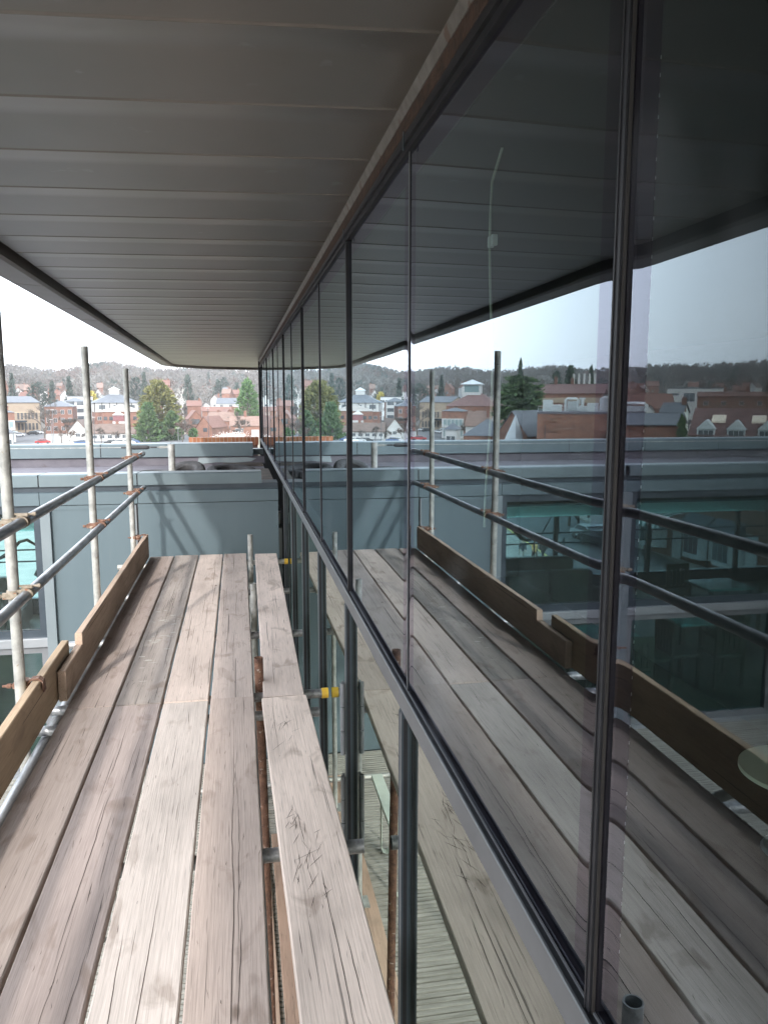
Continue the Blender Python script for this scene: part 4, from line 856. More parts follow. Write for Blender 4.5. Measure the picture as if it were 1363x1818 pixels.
def ex_verandah(root, w, d, he, hr):
    for z in (0.1, 3.6):
        mb = MB(); mb.box((-w/2+.3, -1.8, z), (w/2-.3, -.01, z+2.9)); b = mb.build('bay', WHITEP, root)
        for q in range(5): mb = MB(); mb.box((-w/2+.6+q*(w-1.2)/5, -1.86, z+.7), (-w/2+.6+(q+.82)*(w-1.2)/5, -1.805, z+2.6)); mb.build('bay_window', mat('teal_pane', (.16, .22, .23), (.22, .28, .28), rough=.2) if q == 0 and z < 1 else bpy.data.materials['teal_pane'], b)
    mb = MB(); mb.box((-w/2-.2, -2.4, 3.05), (w/2+.2, -.012, 3.35)); mb.build('canopy', mat('lead_canopy', (.28, .33, .34), (.33, .38, .39), rough=.5), root)
house('bay_fronted_house', 'white house with two storeys of glazed bays and a lead canopy', 'house', 804, True, 262, 40, 9, 727, 721, BRICKO, SLATE, 'hip', 8, (), extra=ex_verandah)
house('brick_house', 'old house with a mottled orange roof and tall brick chimney beside the glazed bays', 'house', 845, True, 236, 42, 9, 752, 727, WHITEP, TILEPINK, 'x', 14, (), [(-.38, .3, 1.0), (.3, .5, .3)])
def ex_spire(root, w, d, he, hr):
    mb = MB(); mb.add([(-w*.36-.2, -3.6, he-1.2), (-w*.36+2.6, -3.6, he-1.2), (-w*.36+2.6, .6, he-1.2), (-w*.36-.2, .6, he-1.2), (-w*.36+1.2, -1.2, he+4.3)], [(0,3,2,1),(0,1,4),(1,2,4),(2,3,4),(3,0,4)]); mb.build('gablet', mat('lead_gablet', (.33, .36, .38), (.38, .41, .43), rough=.5), root)
house('slate_hall', 'slate roofed brick hall with a broad gable and a pointed grey gablet', 'building', 905, True, 168, 62, 22, 768, 727, BRICKO, SLATE, 'y', 28, (), extra=ex_spire)
house('slate_hall', 'hipped slate roof joining the gabled hall on its left', 'building', 852, True, 178, 66, 16, 770, 742, BRICKO, SLATE, 'hip', 10, ())
def ex_plant(root, w, d, he, hr):
    al = mat('plant_metal', (.42, .45, .45), (.52, .55, .55), rough=.4, metal=.5)
    for q in range(9):
        mb = MB(); x = -w/2 + (q+.5)*w/9; y = 3 + (q*37 % 7)*1.7; h = 1.0 + (q*53 % 5)*.3
        mb.box((x-.9, y, he+.36), (x+.9, y+1.6, he+.4+h), c=.08)
        if q % 3 == 0: mb.path([(x-1.2, y-.5, he+.36), (x-1.2, y-.5, he+h+.6), (x-.9, y-.5, he+h+.9), (x+.9, y-.5, he+h+.9), (x+1.2, y-.5, he+h+.6), (x+1.2, y-.5, he+.36)], .28, 8)
        if q % 4 == 1: mb.tube((x, y+1, he+.36), (x, y+1, he+2.6), .35, 10); mb.tube((x, y+1, he+2.6), (x, y+1, he+3.0), .6, 10)
        mb.build('roof_unit', al, root)
    mb = MB()
    for z in (.9, 1.4): mb.tube((-w/2, .4, he+z), (w/2, .4, he+z), .04, 6)
    for q in range(15): x = -w/2 + q*w/14; mb.tube((x, .4, he+.35), (x, .4, he+1.4), .04, 6)
    mb.build('railing', al, root)
    for (fx, hh) in ((-.1, .7), (.28, .5), (.42, .8)): 
        mb = MB(); mb.tube((fx*w, -.12, 0), (fx*w, -.12, he*hh), .07, 8); mb.build('pipe', SLATEM, root)
    mb = MB(); mb.box((.30*w, -.35, he*.45), (.38*w, -.01, he*.50)); mb.box((.30*w, -.35, he*.68), (.38*w, -.01, he*.73)); mb.box((.31*w, -.3, he*.86), (.37*w, -.01, he*.93)); mb.build('wall_fitting', RUST, root)
house('brick_theatre', 'long windowless brick wall of a flat roofed building crowded with silver roof plant', 'building', 1042, True, 150, 190, 20, 732, 732, BRICKO, FELT, 'flat', 4, (), extra=ex_plant)
def ex_stage(root, w, d, he, hr):
    mb = MB(); mb.box((-w/2-.2, -.25, he-2.6), (w/2+.2, -.01, he-1.2)); mb.build('cream_band', CREAM, root)
    for q in range(5): mb = MB(); mb.box((-w*.42+q*1.5, d*.5, hr), (-w*.42+q*1.5+.6, d*.5+.6, hr+3.2)); mb.build('roof_vent', WHITEP, root)
house('tiled_theatre', 'broad building with brown red tiled roof, cream eaves band and two stout chimneys', 'building', 1005, True, 235, 110, 20, 696, 679.5, BRICKO, TILEPURP, 'x', 3, (), [(-.04, .5, 1.6), (.24, .5, 2.0)], extra=ex_stage)
house('white_block', 'white flat roofed modern block below the wooded ridge', 'building', 1228, True, 330, 98, 12, 688.5, 688.5, WHITEP, SLATE, 'flat', 3, grid([-.15, .1], [.80], 4.2, 3.4) + [(.36, .87, 3, 1)], wm=WHITEP)
house('brick_range', 'long brick range with red roof in front of the white modern block', 'building', 1310, True, 262, 160, 9, 702, 694.5, BRICKD, TILERED, 'x', 2, grid([-.4, -.2, 0, .2, .4], [.85], 1.4, 1.3), [(-.06, .5, 1.6), (.2, .5, 1.2)])
house('red_roofed_house', 'steep red roofed house with a white gable at its foot', 'house', 1160, True, 205, 64, 9, 722, 698, BRICK, TILERED, 'x', -12, (), [(.42, .5, 1.0)])
house('white_house', 'small white gabled house in front of the steep red roof', 'house', 1149, True, 188, 14, 6, 727, 717, WHITEP, SLATE, 'y', 0, ())
house('white_house', 'pale house with dark slate roof and a green tinted gable beside the long tiled roof', 'house', 1185, True, 172, 38, 8, 730, 714, mat('green_white_render', (.52, .58, .52), (.6, .65, .6), rough=.8), SLATE, 'x', 10, [(.1, .85, 1.2, 1.4)], [(-.45, .4, .9)])
house('slate_sheds', 'group of dark slate shed roofs with pale rooflights', 'building', 1150, True, 140, 92, 12, 752, 734, BRICKD, SLATE, 'x', 8, ())
def ex_dormers(root, w, d, he, hr):
    lead = mat('pale_dormer', (.40, .46, .46), (.46, .52, .52), rough=.6)
    for fx in (-.34, -.10, .14, .38):
        x = fx*w
        mb = MB(); mb.box((x-1.15, -.25, he-1.4), (x+1.15, 2.2, he+.8)); mb.prism([(x-1.3, he+.8), (x+1.3, he+.8), (x, he+2.1)], 'y', -.4, 3.4); dm = mb.build('dormer', lead, root)
        mb = MB()
        for q in range(3): mb.box((x-.95+q*.66, -.31, he-1.1), (x-.95+q*.66+.54, -.252, he+.6))
        mb.build('dormer_window', WPANE, dm)
    s = (hr-he)/(d/2)
    for fx in (-.36, -.02, .30):
        x = fx*w; y = d*.27; z = he + s*y
        mb = MB(); mb.prism([(y-.7, z-.7*s+.17), (y+.7, z+.7*s+.17), (y+.7, z+.7*s+.40), (y-.7, z-.7*s+.40)], 'x', x-.9, x+.9); mb.build('skylight', mat('skylight_pale', (.60, .52, .40), (.68, .6, .48), rough=.4), root)
house('dormer_building', 'long brick building with a purple brown tiled roof, dormer windows and skylights', 'building', 1330, True, 118, 232, 11, 771, 726, BRICK, TILEPURP, 'x', 4, (), extra=ex_dormers)

# trees of the town
def at(px, mir, D): 
    th, ca = bear(px, mir); x, y = polar(th, D); return x, y, th, ca
def ptree(px, mir, D, ytop, wpx, m, label, seed, shape='egg', n=1200, leaf=.6, base=None, group=None, name='conifer_tree', trunk=.06):
    x, y, th, ca = at(px, mir, D); b = GZ if D < 340 else terrain(th, D)
    b = b if base is None else base
    return conifer(x, y, b, zat(ytop, D, ca)-b, wpx/2800*D*ca, m, label, seed, n, shape, group, leaf, name, trunk)
ptree(285, False, 268, 673, 86, GOLDL, 'big golden green conifer, the tallest tree seen over the wing roof', 3, 'egg', 11000, .50, trunk=.05)
ptree(266, False, 252, 714, 66, GREENL, 'dark green conifer with layered drooping boughs leaning on the golden one', 4, 'cone', 5500, .48, trunk=.03)
ptree(308, False, 256, 728, 40, GREENL, 'lower dark green conifer at the right foot of the golden one', 5, 'egg', 3000, .48, trunk=.03)
ptree(344, False, 262, 757, 18, BRIGHTL, 'round bright green clipped bush before the orange brick gables', 6, 'ball', 900, .35, name='bush', trunk=.02)
ptree(442, False, 300, 673, 50, BRIGHTL, 'bright green evergreen above the brick cottage by the glass edge', 7, 'egg', 4200, .5, trunk=.15)
ptree(920, True, 205, 664, 88, GREENL, 'huge spreading cedar with flat dark layers', 8, 'cedar', 12000, .55, name='cedar_tree', trunk=.2)
ptree(921, True, 330, 637, 15, DARKL, 'tall narrow dark cypress rising above the cedar', 9, 'column', 1600, .6, name='cypress_tree')
ptree(1010, True, 350, 649, 24, DARKL, 'dark leafy tree behind the stout chimneys', 10, 'ball', 1600, .6, trunk=.3)
ptree(1046, True, 340, 650, 18, DARKL, 'dark pointed tree just left of the heavy mullion in the glass', 11, 'egg', 1200, .6)
ptree(985, True, 370, 657, 26, DARKL, 'low dark tree left of the stout chimneys', 12, 'ball', 1200, .6, trunk=.2)
ptree(1203, True, 132, 737, 26, GREENL, 'dark evergreen beside the end of the long dormered roof', 13, 'egg', 2200, .35)
ptree(30, False, 420, 663, 30, BLUEL, 'broad bluish conifer on the slope at the left', 14, 'cone', 1300, .7)
ptree(100, False, 430, 676, 20, BLUEL, 'small bluish conifer on the slope between red roofs', 15, 'egg', 700, .7)
ptree(130, False, 440, 667, 29, BLUEL, 'pointed bluish conifer on the slope left of the middle upright', 16, 'cone', 1200, .7)
ptree(74, False, 450, 677, 44, BLUEL, 'wide low evergreen clump on the slope', 17, 'ball', 1200, .7, trunk=.1)
ptree(262, False, 480, 661, 26, BLUEL, 'tall bluish conifer behind the golden tree', 18, 'cone', 1200, .7)
ptree(246, False, 500, 668, 32, BLUEL, 'rounded bluish pine left of the tall bluish conifer', 19, 'ball', 1200, .75)
ptree(338, False, 430, 664, 26, BLUEL, 'dark cypress beside the pale barked birch', 20, 'column', 1400, .65, name='cypress_tree')
ptree(391, False, 520, 673, 22, BLUEL, 'narrow dark conifer above the blue grey slate house', 21, 'egg', 900, .8)
ptree(402, False, 640, 668, 20, BLUEL, 'far bluish tree on the ridge slope above the slate house', 22, 'ball', 600, .9)
ptree(424, False, 520, 678, 23, BLUEL, 'bluish evergreen left of the bright green one', 23, 'egg', 800, .8)
ptree(375, False, 900, 660, 8, BLUEL, 'lone pointed conifer standing on the ridge', 24, 'cone', 400, 1.2)
ptree(168, False, 430, 693, 20, YELL, 'yellow green willow behind the pale modern block', 25, 'ball', 1100, .7, name='willow_tree', trunk=.1)
for i, (px, w_, yt) in enumerate(((168, 7, 646), (178, 9, 645), (188, 9, 643), (198, 8, 645), (206, 8, 648))):
    ptree(px, False, 1120, yt, w_, BLUEL, 'dark pine in the clump crowning the ridge', 30+i, 'ball', 420, 1.6, group='pines crowning the ridge', name='pine_tree', trunk=.45)
x, y, th, ca = at(82, False, 268); bare(x, y, GZ, zat(692, 268, ca)-GZ, 3, TWIG, 'big bare tree before the cream stone building', twigs=1200, tw=.035)
for i, (px, D, yt, m, lb) in enumerate(((112, 246, 735, TWIGR, 'reddish bare tree beside the road'), (126, 240, 750, TWIGR, 'small reddish bare tree left of the white gabled house'), (182, 244, 745, TWIG, 'bare tree before the low white house'), (206, 240, 752, TWIG, 'bare tree near the far upright'), (328, 262, 728, TWIGP, 'greyish bare tree right of the big conifers'),
                                         (338, 275, 720, TWIGP, 'thin bare tree by the orange brick gables'), (160, 250, 752, TWIG, 'low bare tree just right of the white gabled house'), (432, 290, 706, TWIGP, 'wide bare tree beside the bright green evergreen'), (455, 300, 708, TWIGP, 'bare tree at the edge of the glass'), (360, 420, 690, TWIGR, 'hazy bare tree above the red roofs'), (318, 400, 690, TWIGP, 'hazy bare tree behind the golden conifer'))):
    x, y, th, ca = at(px, False, D); b = GZ if D < 340 else terrain(th, D); bare(x, y, b, zat(yt, D, ca)-b, 40+i, m, lb, levels=4, twigs=700, tw=.04, group=None)
x, y, th, ca = at(328, False, 410); b = terrain(th, 410); bare(x, y, b, zat(668, 410, ca)-b, 60, PALEBARK, 'pale barked birch among the hillside trees', bark=PALEBARK, levels=4, twigs=300, tw=.04, name='birch_tree')
x, y, th, ca = at(413, False, 244); b = GZ
rs = random.Random(4); root = empty('blossom_tree', (x, y, b)); tag(root, 'low spreading tree covered in pinkish white blossom', 'tree')
mb = MB(); mb.tube((0, 0, 0), (0, 0, 1.2), .15, 8)
for q in range(14): a = q*.45; mb.tube((0, 0, 1.), (math.cos(a)*3.2, math.sin(a)*2, rs.uniform(1.2, 2.6)), .05, 5, r1=.02, caps=False)
mb.build('trunk', BARK, root); mb = MB()
leaf_cloud(mb, [(rs.gauss(0, 2.3), rs.gauss(0, 1.4), max(.3, rs.gauss(1.55, .62))) for q in range(1500)], .26, rs); mb.build('crown', BLOSS, root)

protos = []
for i, (m, sp) in enumerate(((TWIG, .5), (TWIGP, .6), (TWIGR, .55), (TWIG, .7))):
    protos.append(bare(-120 - i*9, 300, GZ, 9, 120+i, m, 'small bare tree growing among the town roofs and gardens', group='bare trees among the town roofs', levels=4, twigs=900, tw=.09, spread=sp))
rs = random.Random(21); k = 0
while k < 70:
    th = rs.uniform(-3, 34); D = rs.uniform(238, 430)
    if D > 330 and rs.random() < .3: continue
    x, y = polar(th, D)
    if any(abs(x-a) < 8 and abs(y-b) < 6 for a, b in RL): continue
    c = protos[k % 4] if k < 4 else copy_tree(protos[k % 4]); c.location = (x, y, GZ if D < 335 else terrain(th, D)); f = rs.uniform(.55, 1.15); c.scale = (f, f, f*rs.uniform(.85, 1.1)); c.rotation_euler.z = rs.uniform(0, 6.2); k += 1

# bare woods clothing the hill: nobody could count them
rs = random.Random(11); mbs = [MB() for _ in range(4)]
def clump(mb, x, y, z, h, r, n, tw):
    for q in range(n):
        a = rs.uniform(0, 6.283); k = math.sqrt(rs.random()); t = rs.random(); rr = r*k*math.sin(math.pi*min(1, .22+.78*t))
        p = Vector((x + rr*math.cos(a), y + rr*math.sin(a), z + h*(.15+.85*t*(1-.25*k)))); d = Vector((math.cos(a)*k*.6, math.sin(a)*k*.6, rs.uniform(.3, 1.1))).normalized(); l = h*rs.uniform(.10, .22); v = Vector((rs.gauss(0, 1), rs.gauss(0, 1), rs.gauss(0, .4))).normalized()*tw*rs.uniform(.5, 1.2)
        mb.add([p-v, p+v, p+d*l], [(0, 1, 2)])
for q in range(3300):
    th = rs.uniform(-4, 40); D = 345 + 950*rs.random()**.62 if q < 2700 else rs.uniform(1250, 1440); x, y = polar(th, D); z = terrain(th, D) + 6*smooth((D-1290)/90)
    dens = noise.noise(Vector((x*.008, y*.008, 3)))
    if D < 560 and rs.random() < .35: continue
    k = 0 if dens > .12 else (1 if dens > -.25 else 2)
    if rs.random() < .05: k = 3
    h = rs.uniform(9, 15)*(.75 if D < 520 else 1); clump(mbs[k], x, y, z, h, h*rs.uniform(.38, .55), 46 if k != 3 else 60, .42 + D*.0006)
ww = None
for mb, m, nm in zip(mbs, (TWIG, TWIGP, TWIGR, BLUEL), ('grey', 'pale', 'red', 'green')):
    o = mb.build('hillside_wood', m, fix=False); tag(o, {'grey': 'brown grey bare woodland covering the hillside', 'pale': 'paler grey bare woodland scattered over the hillside', 'red': 'reddish bare woodland patches on the hillside', 'green': 'dark evergreen patches scattered through the hillside woodland'}[nm], 'woodland', kind='stuff')
# houses scattered on the slope
hs = [(40, 560, 694, 686, 18, TILERED), (58, 540, 690, 681, 16, TILEPINK), (70, 600, 695, 688, 16, TILERED), (86, 570, 698, 690, 18, TILEPINK), (50, 450, 702, 694, 20, TILERED), (108, 520, 699, 691, 18, TILERED), (122, 500, 698, 691, 14, TILEBR), (112, 700, 683, 678, 9, TILEBR), (184, 640, 686, 678, 10, TILEPINK), (180, 560, 697, 689, 12, TILEPINK), (299, 470, 682, 673, 13, TILERED), (306, 440, 697, 687, 16, TILERED), (302, 420, 707, 697, 18, TILEPINK), (404, 460, 696, 688, 14, TILEPINK), (418, 470, 697, 690, 16, TILERED), (384, 430, 707, 699, 14, TILEBR), (402, 600, 690, 686, 10, SLATE)]
for i, (px, D, ye, yr, wp, m) in enumerate(hs):
    house('hillside_house', 'small house with a {} roof far off among the trees on the slope'.format({TILERED: 'red', TILEPINK: 'faded pink', TILEBR: 'brown', SLATE: 'grey'}[m]), 'house', px, False, D, wp, 8, ye, yr, WHITEP if i % 3 == 0 else BRICKO, m, 'y' if i % 3 == 0 else 'x', rs.uniform(-25, 25), [(0, .75, 1.3, 1.2)], [(.3, .5, .6)], base='t', group='far houses on the slope')
for i in range(16):
    px = rs.uniform(1100, 1360) if i > 3 else rs.uniform(760, 830); D = rs.uniform(420, 620); ye = rs.uniform(686, 700) - (D-420)*.03
    m = rs.choice((TILERED, TILEBR, TILERED))
    house('hillside_house', 'small {} roofed house in the far terraces below the wooded ridge'.format('red' if m is TILERED else 'brown'), 'house', px, True, D, rs.uniform(12, 22), 8, ye, ye-8, WHITEP if i % 4 == 0 else BRICK, m, 'y' if i % 3 == 0 else 'x', rs.uniform(-25, 25), [(0, .8, 1.3, 1.2)], [(.3, .5, .6)], base='t', group='far houses below the wooded ridge')

# cars
def car(x, y, rz, c, label, group='parked cars', z=GZ+.03):
    root = empty('parked_car', (x, y, z), rz); tag(root, label, 'car', group)
    prof = [(-2.1, .35), (-2.1, .75), (-1.9, .92), (-1.35, .97), (-.75, 1.42), (.75, 1.45), (1.35, 1.0), (2.0, .88), (2.12, .6), (2.1, .35)]
    mb = MB(); mb.prism(prof[::-1], 'y', -.86, .86); mb.build('body', c, root)
    mb = MB(); mb.prism([(-1.25, .98), (-.72, 1.37), (.72, 1.39), (1.22, 1.01)][::-1], 'y', -.872, .872); mb.prism([(-1.36, .99), (-.77, 1.415), (-.70, 1.40), (-1.26, .99)], 'y', -.75, .75); mb.build('windows', WPANE, root)
    for sx in (-1.3, 1.3):
        for sy in (-.88, .70): mb = MB(); mb.tube((sx, sy, .32), (sx, sy+.18, .32), .32, 14); mb.build('wheel', RUBBER, root)
pc = lambda n, c: mat(n, c, rough=.25, spec=.6)
CARC = [pc('black_car_paint', (.02, .02, .022)), pc('silver_car_paint', (.45, .46, .47)), pc('blue_car_paint', (.06, .10, .2)), pc('white_car_paint', (.7, .7, .7)), pc('red_car_paint', (.30, .03, .03))]
for px, D, rz, c, lb in ((61, 312, 12, 0, 'black car parked outside the cream stone building'), (69, 318, 10, 1, 'silver car parked right of the black car'), (35, 300, 30, 3, 'white car beside the small brick house'), (78, 248, 0, 4, 'dark red car near the big bare tree'),
                         (138, 238, 8, 1, 'silver car parked below the white gabled house'), (146, 238, 8, 2, 'blue car parked below the white gabled house'), (200, 237, 4, 0, 'black car in the car park left of the far upright'), (213, 237, 3, 1, 'silver car in the car park by the far upright'), (228, 236, 2, 3, 'white car in the car park just right of the far upright'), (236, 240, 2, 2, 'blue car in the car park before the conifers')):
    x, y, th, ca = at(px, False, D); car(x, y, R(th+rz), CARC[c], lb)
for px, D, rz, c, lb in ((1041, 74, 60, 1, 'silver car parked under the bare street trees'), (1056, 71, 60, 0, 'black car parked nearer than the silver one under the street trees')):
    x, y, th, ca = at(px, True, D); car(x, y, R(th+rz), CARC[c], lb, group='cars parked in the street')
for i, (px, D, zt) in enumerate(((170, 246, 738), (27, 230, 756), (318, 232, 757), (372, 250, 722), (98, 236, 725), (95, 250, 742))):
    x, y, th, ca = at(px, False, D); root = empty('street_lamp', (x, y, GZ)); h = zat(zt, D, ca)-GZ
    tag(root, ['tall dark lamp post near the middle upright', 'short lamp post by the pavilion', 'thin lamp post in the car park before the conifers', 'tall dark pole in front of the orange brick gables', 'pale lamp post before the brick flats', 'second pale lamp post before the brick flats'][i], 'lamp post', 'town lamp posts')
    mb = MB(); mb.tube((0, 0, 0), (0, 0, h), .10, 8, r1=.06); mb.build('post', SLATEM if i in (0, 3) else LIGHTM, root); mb = MB(); mb.box((-.5, -.12, h), (.5, .12, h+.12), c=.03); mb.build('lamp_head', WHITEP, root)

# street corner seen through the wing windows
def bx2(): return MB()
sh = empty('shop_building', (-34.4, 54, GZ), R(-6)); tag(sh, 'dark brick shops with white bay windows across the street', 'building')
mb = MB(); mb.box((-12, -16, 0), (0, 14, 8.1)); mb.build('wall', BRICKD, sh)
mb = MB(); mb.box((-12.2, -16.2, 8.101), (.2, 14.2, 8.45)); mb.build('roof', SLATE, sh)
for q, y in enumerate((-13, -8.5, -2.4, .9, 6.5, 10.5)):
    mb = MB(); mb.prism([(0.002, y-1.5), (.9, y-.9), (.9, y+.9), (.002, y+1.5)], 'z', .7, 3.2); b = mb.build('bay_window', WHITEP, sh)
    mb = MB()
    for k in range(3): mb.box((.91, y-.8+k*.55, 1.1), (.93, y-.8+k*.55+.48, 2.9))
    mb.build('panes', WPANE, b)
    mb = MB(); mb.prism([(0.002, 3.2), (1.1, 3.2), (.002, 4.1)], 'y', y-1.5, y+1.5); mb.build('bay_roof', SLATE, b)
for q, y in enumerate((-10.6, -4.6, 3.6, 8.5)):
    mb = MB(); mb.box((.003, y-.55, 0), (.12, y+.55, 3.4)); mb.build('pilaster', WHITEP, sh)
for q, y in enumerate((-13, -9, -5, -1, 3, 7, 11)):
    mb = MB(); mb.box((.003, y-.6, 5.2), (.09, y+.6, 7.2)); mb.build('sash_window', [WHITEP], sh)
aw = empty('awning', (-33.3, 60.5, GZ+2.7), R(-6)); tag(aw, 'green and white striped curved shop awning', 'awning')
mb = MB(); nst = 26; seg = 8
for k in range(nst):
    y0 = -4 + k*8/nst; y1 = y0 + 8/nst; pr = [(2.2*math.sin(a*math.pi/2/seg), 1.25*math.cos(a*math.pi/2/seg)) for a in range(seg+1)]
    for (a, b) in zip(pr[:-1], pr[1:]): mb.add([(a[0], y0, a[1]), (b[0], y0, b[1]), (b[0], y1, b[1]), (a[0], y1, a[1])], [(0, 1, 2, 3)], k % 2)
mb.build('canopy_cloth', [WHITEP, mat('awning_green', (.04, .12, .10), rough=.8)], aw)
mb = MB()
for y in (-4, 4): mb.path([(0, y, 1.25), (2.2, y, 0), (0, y, .1)], .03, 6)
mb.build('frame', SLATEM, aw)
sg = empty('banner_sign', (-31.4, 57.4, GZ+.1), R(-62)); tag(sg, 'red banner board with white lettering on the pavement before the shops', 'sign')
mb = MB(); mb.box((-.9, -.04, .45), (.9, .04, 1.75)); mb.build('board', mat('banner_red', (.55, .02, .03), rough=.6), sg)
mb = MB(); mb.box((-.45, -.055, .98), (-.2, -.042, 1.28)); mb.box((-.15, -.055, .98), (.12, -.042, 1.32)); mb.box((.17, -.055, .98), (.42, -.042, 1.28)); mb.box((-.6, -.055, .58), (.6, -.042, .64)); mb.build('lettering', WHITEP, sg)
mb = MB()
for q in (-.8, .8): mb.tube((q, 0, 0), (q, 0, .45), .03, 6)
mb.build('leg', SLATEM, sg)
for i, (px, D, h) in enumerate(((985, 78, 7), (1005, 82, 8), (1022, 78, 7.5), (968, 92, 8), (1040, 88, 7), (950, 100, 8))):
    x, y, th, ca = at(px, True, D); bare(x, y, GZ, h, 80+i, TWIG, ['bare street tree behind the three walkers', 'tall bare street tree left of the parked silver car', 'bare street tree over the parked silver car', 'far bare street tree up the pavement', 'bare street tree right of the parked cars', 'farthest bare street tree along the road'][i], levels=4, twigs=500, tw=.03)
x, y, th, ca = at(991, True, 58.8); root = empty('street_bollard', (x, y, GZ+.1)); tag(root, 'tall dark bollard on the pavement edge right of the walkers', 'bollard'); mb = MB(); mb.tube((0, 0, 0), (0, 0, 2.6), .09, 10); mb.build('post', SLATEM, root); mb = MB(); mb.tube((0, 0, 2.6), (0, 0, 2.75), .12, 10, r1=.05); mb.build('finial', SLATEM, root)

# people on the pavement
SKIN = mat('skin', (.50, .32, .24), rough=.6)
def skinned(name, verts, edges, radii, m, parent, sub=1):
    me = bpy.data.meshes.new(name); me.from_pydata(verts, edges, []); me.materials.append(m); o = bpy.data.objects.new(name, me); COL.objects.link(o); o.parent = parent
    md = o.modifiers.new('Skin', 'SKIN'); md.use_smooth_shade = True
    for d, r in zip(me.skin_vertices[0].data, radii): d.radius = (r, r)
    me.skin_vertices[0].data[0].use_root = True
    s = o.modifiers.new('Sub', 'SUBSURF'); s.levels = sub; s.render_levels = sub; return o
def person(x, y, rz, coat, trs, hair, label, stride):
    root = empty('person', (x, y, GZ+.105), rz); tag(root, label, 'person', 'three walkers on the pavement'); s = stride
    V = [(0,0,.95),(0,0,1.15),(0,0,1.36),(0,0,1.48),(0,0,1.55),(0,-.02,1.66),(0,-.01,1.74)]; E = [(0,1),(1,2),(2,3),(3,4),(4,5),(5,6)]; Rr = [.14,.13,.15,.075,.055,.095,.06]
    for q in (-1, 1):
        i = len(V); V += [(q*.19,0,1.41),(q*.23,q*s*.10,1.14),(q*.22,q*s*.22-.02,.90),(q*.22,q*s*.25-.03,.83)]; E += [(2,i),(i,i+1),(i+1,i+2),(i+2,i+3)]; Rr += [.065,.045,.032,.034]
        for k in range(5):
            j = len(V); a = (k-2)*.014; V += [(q*.22+a*.4, q*s*.26-.03+a, .77 if k else .80)]; E += [(i+3,j)]; Rr += [.009]
        i = len(V); V += [(q*.10,0,.90),(q*.10,-q*s*.20-.03,.50),(q*.10,-q*s*.36,.09),(q*.10,-q*s*.36-.12,.045)]; E += [(0,i),(i,i+1),(i+1,i+2),(i+2,i+3)]; Rr += [.085,.058,.042,.038]
    skinned('body', V, E, Rr, SKIN, root)
    skinned('coat', [(0,0,1.0),(0,0,.78),(0,0,1.2),(0,0,1.40)] + [(q*.20,0,1.42) for q in (-1,1)] + [(q*.24,q*s*.10,1.14) for q in (-1,1)] + [(q*.23,q*s*.22-.02,.92) for q in (-1,1)], [(0,1),(0,2),(2,3),(3,4),(3,5),(4,6),(5,7),(6,8),(7,9)], [.20,.22,.18,.16,.085,.085,.068,.068,.055,.055], coat, root)
    skinned('trousers', [(0,0,.92)] + [(q*.10,0,.86) for q in (-1,1)] + [(q*.10,-q*s*.20-.03,.50) for q in (-1,1)] + [(q*.10,-q*s*.36,.12) for q in (-1,1)], [(0,1),(0,2),(1,3),(2,4),(3,5),(4,6)], [.16,.105,.105,.075,.075,.06,.06], trs, root)
    mb = MB(); bm = bmesh.new(); bmesh.ops.create_icosphere(bm, subdivisions=2, radius=.115); mb.add([v.co*1. + Vector((0, .02, 1.70)) for v in bm.verts if True], [[v.index for v in f.verts] for f in bm.faces], 0, True); bm.free(); mb.build('hair', hair, root)
    for nm, pos, r in (('nose', (0, -.125, 1.66), .014), ('eye', (-.035, -.108, 1.685), .012), ('eye', (.035, -.108, 1.685), .012), ('mouth', (0, -.112, 1.62), .016)):
        mb = MB(); mb.tube((pos[0]-r, pos[1], pos[2]), (pos[0]+r, pos[1], pos[2]), .008 if nm == 'mouth' else r*.9, 6); mb.build(nm, SKIN if nm in ('nose', 'mouth') else BLACK, root)
dk = mat('dark_navy_cloth', (.03, .035, .05), rough=.9); og = mat('tan_orange_cloth', (.52, .30, .12), (.58, .36, .16), rough=.9); br = mat('dark_brown_cloth', (.06, .045, .04), rough=.9); hr_ = mat('dark_hair', (.03, .02, .015), rough=.7)
person(-21.4, 59.0, R(10), dk, mat('pale_cloth', (.35, .33, .3), rough=.9), hr_, 'person in a dark navy coat walking on the left of the three', 1.)
person(-22.3, 58.7, R(0), og, br, hr_, 'person in a tan orange coat walking in the middle of the three', -1.)
person(-23.1, 58.9, R(-8), br, dk, hr_, 'person in a dark brown coat walking on the right of the three', .9)

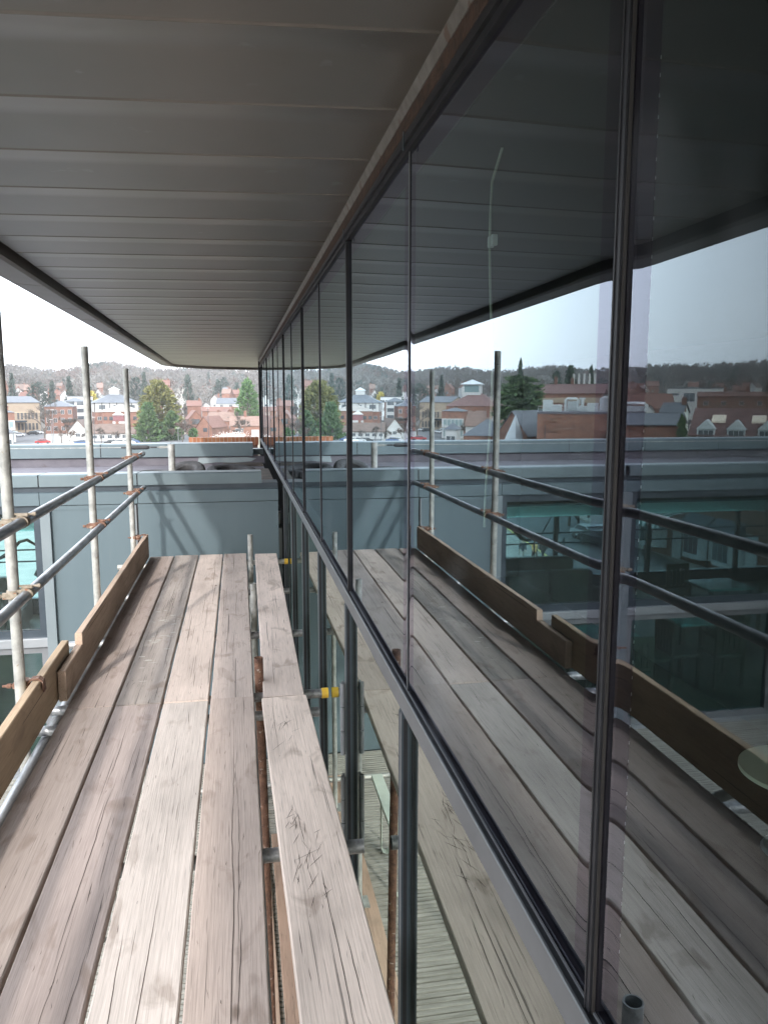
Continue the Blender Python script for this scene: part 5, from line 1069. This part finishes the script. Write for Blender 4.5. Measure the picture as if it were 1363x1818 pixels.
# furniture in the wing room
TABT = mat('teal_table_top', (.20, .36, .34), (.26, .42, .40), rough=.25); DW = mat('dark_wood', (.07, .045, .03), (.12, .08, .05), rough=.5, scale=3, stretch=(1, 1, 8)); LEA = mat('brown_leather', (.11, .085, .065), (.15, .115, .09), rough=.45, scale=4)
RF = -2.418
def table(x, y, label):
    root = empty('dining_table', (x, y, RF)); tag(root, label, 'table', 'tables in the wing room')
    mb = MB(); mb.box((-.42, -.38, .72), (.42, .38, .755), c=.006); mb.build('table_top', TABT, root)
    for sx in (-1, 1):
        for sy in (-1, 1): mb = MB(); mb.box((sx*.36-.03, sy*.32-.03, 0), (sx*.36+.03, sy*.32+.03, .719)); mb.build('leg', DW, root)
def chair(x, y, rz, label):
    root = empty('dining_chair', (x, y, RF), rz); tag(root, label, 'chair', 'chairs in the wing room')
    mb = MB(); mb.box((-.22, -.22, .43), (.22, .22, .48), c=.015); mb.build('seat', LEA, root)
    mb = MB(); mb.box((-.22, .19, .84), (.22, .225, .95), c=.01)
    for k in range(5): mb.box((-.18+k*.08, .195, .54), (-.14+k*.08, .215, .84))
    mb.box((-.22, .19, .50), (.22, .22, .54)); mb.build('backrest', DW, root)
    for sx in (-1, 1):
        for sy in (-1, 1): mb = MB(); mb.box((sx*.20-.02, sy*.20-.02, 0), (sx*.20+.02, sy*.20+.02, .43 if sy < 0 else .84)); mb.build('leg', DW, root)
table(-3.95, 9.7, 'teal topped table nearest the window, seen in the second wing window'); table(-5.6, 10.2, 'teal topped table farther left in the wing room'); table(-7.2, 12.0, 'teal topped table deeper inside the wing room')
for i, (x, y, a) in enumerate(((-4.55, 9.5, 90), (-4.0, 9.05, 180), (-5.0, 9.6, -90), (-5.6, 9.5, 180), (-6.1, 10.2, 90), (-7.7, 11.6, 170), (-6.9, 12.6, 0))):
    chair(x, y, R(a), ['wooden chair left of the nearest teal table', 'wooden chair with its back to the window at the nearest teal table', 'wooden chair facing the farther teal table from the right', 'wooden chair with its back to the window at the farther table', 'wooden chair at the left end of the farther table', 'wooden chair before the deeper table', 'wooden chair behind the deeper table'][i])
def sofa(x, y, w, label, h=.92):
    root = empty('sofa', (x, y, RF)); tag(root, label, 'sofa', 'sofas in the wing room')
    for q in range(2): mb = MB(); mb.box((-w/2 + q*w/2 + .006, -.11, .42), (-w/2 + (q+1)*w/2 - .006, .11, h), c=.05); mb.build('back_cushion', LEA, root)
    mb = MB(); mb.box((-w/2, -.1, .06), (w/2, .75, .42), c=.03); mb.build('seat', LEA, root)
    mb = MB(); mb.box((-w/2-.14, -.1, .06), (-w/2-.003, .75, .66), c=.05); mb.build('armrest', LEA, root); mb = MB(); mb.box((w/2+.003, -.1, .06), (w/2+.14, .75, .66), c=.05); mb.build('armrest', LEA, root)
sofa(-4.35, 12.6, 1.55, 'brown leather sofa with its back to the first wing window', .98); sofa(-4.55, 13.75, 1.5, 'brown leather sofa by the far windows, behind the first one', .98)
lp = empty('spotlight', (-2.25, 9.3, .128)); tag(lp, 'black spotlight on a bent arm hanging from the wing room ceiling', 'spotlight')
mb = MB(); mb.tube((-.02, 0, -.62), (.10, 0, -.36), .055, 14, r1=.045); mb.build('lamp_head', BLACK, lp)
mb = MB(); mb.path([(.06, 0, -.42), (-.03, 0, -.26), (-.12, 0, -.20), (-.2, 0, -.22), (-.34, 0, -.36), (-.42, 0, -.40), (-.6, 0, -.36), (-.8, 0, 0)], [.012, .014, .018, .018, .028, .02, .008, .006], 8); mb.build('arm', BLACK, lp)

# thin spring haze over the town
mb = MB(); mb.box((-1750, -420, GZ-1.5), (1750, 1750, 73)); hm = bpy.data.materials.new('haze_air'); hm.use_nodes = True; t = hm.node_tree
t.nodes.remove(t.nodes['Principled BSDF']); pv = N(t, 'ShaderNodeVolumePrincipled'); pv.inputs['Color'].default_value = (.96, .98, 1, 1); pv.inputs['Density'].default_value = .00016; pv.inputs['Anisotropy'].default_value = 0
t.links.new(pv.outputs[0], t.nodes['Material Output'].inputs['Volume']); tag(mb.build('haze', hm), kind='stuff')
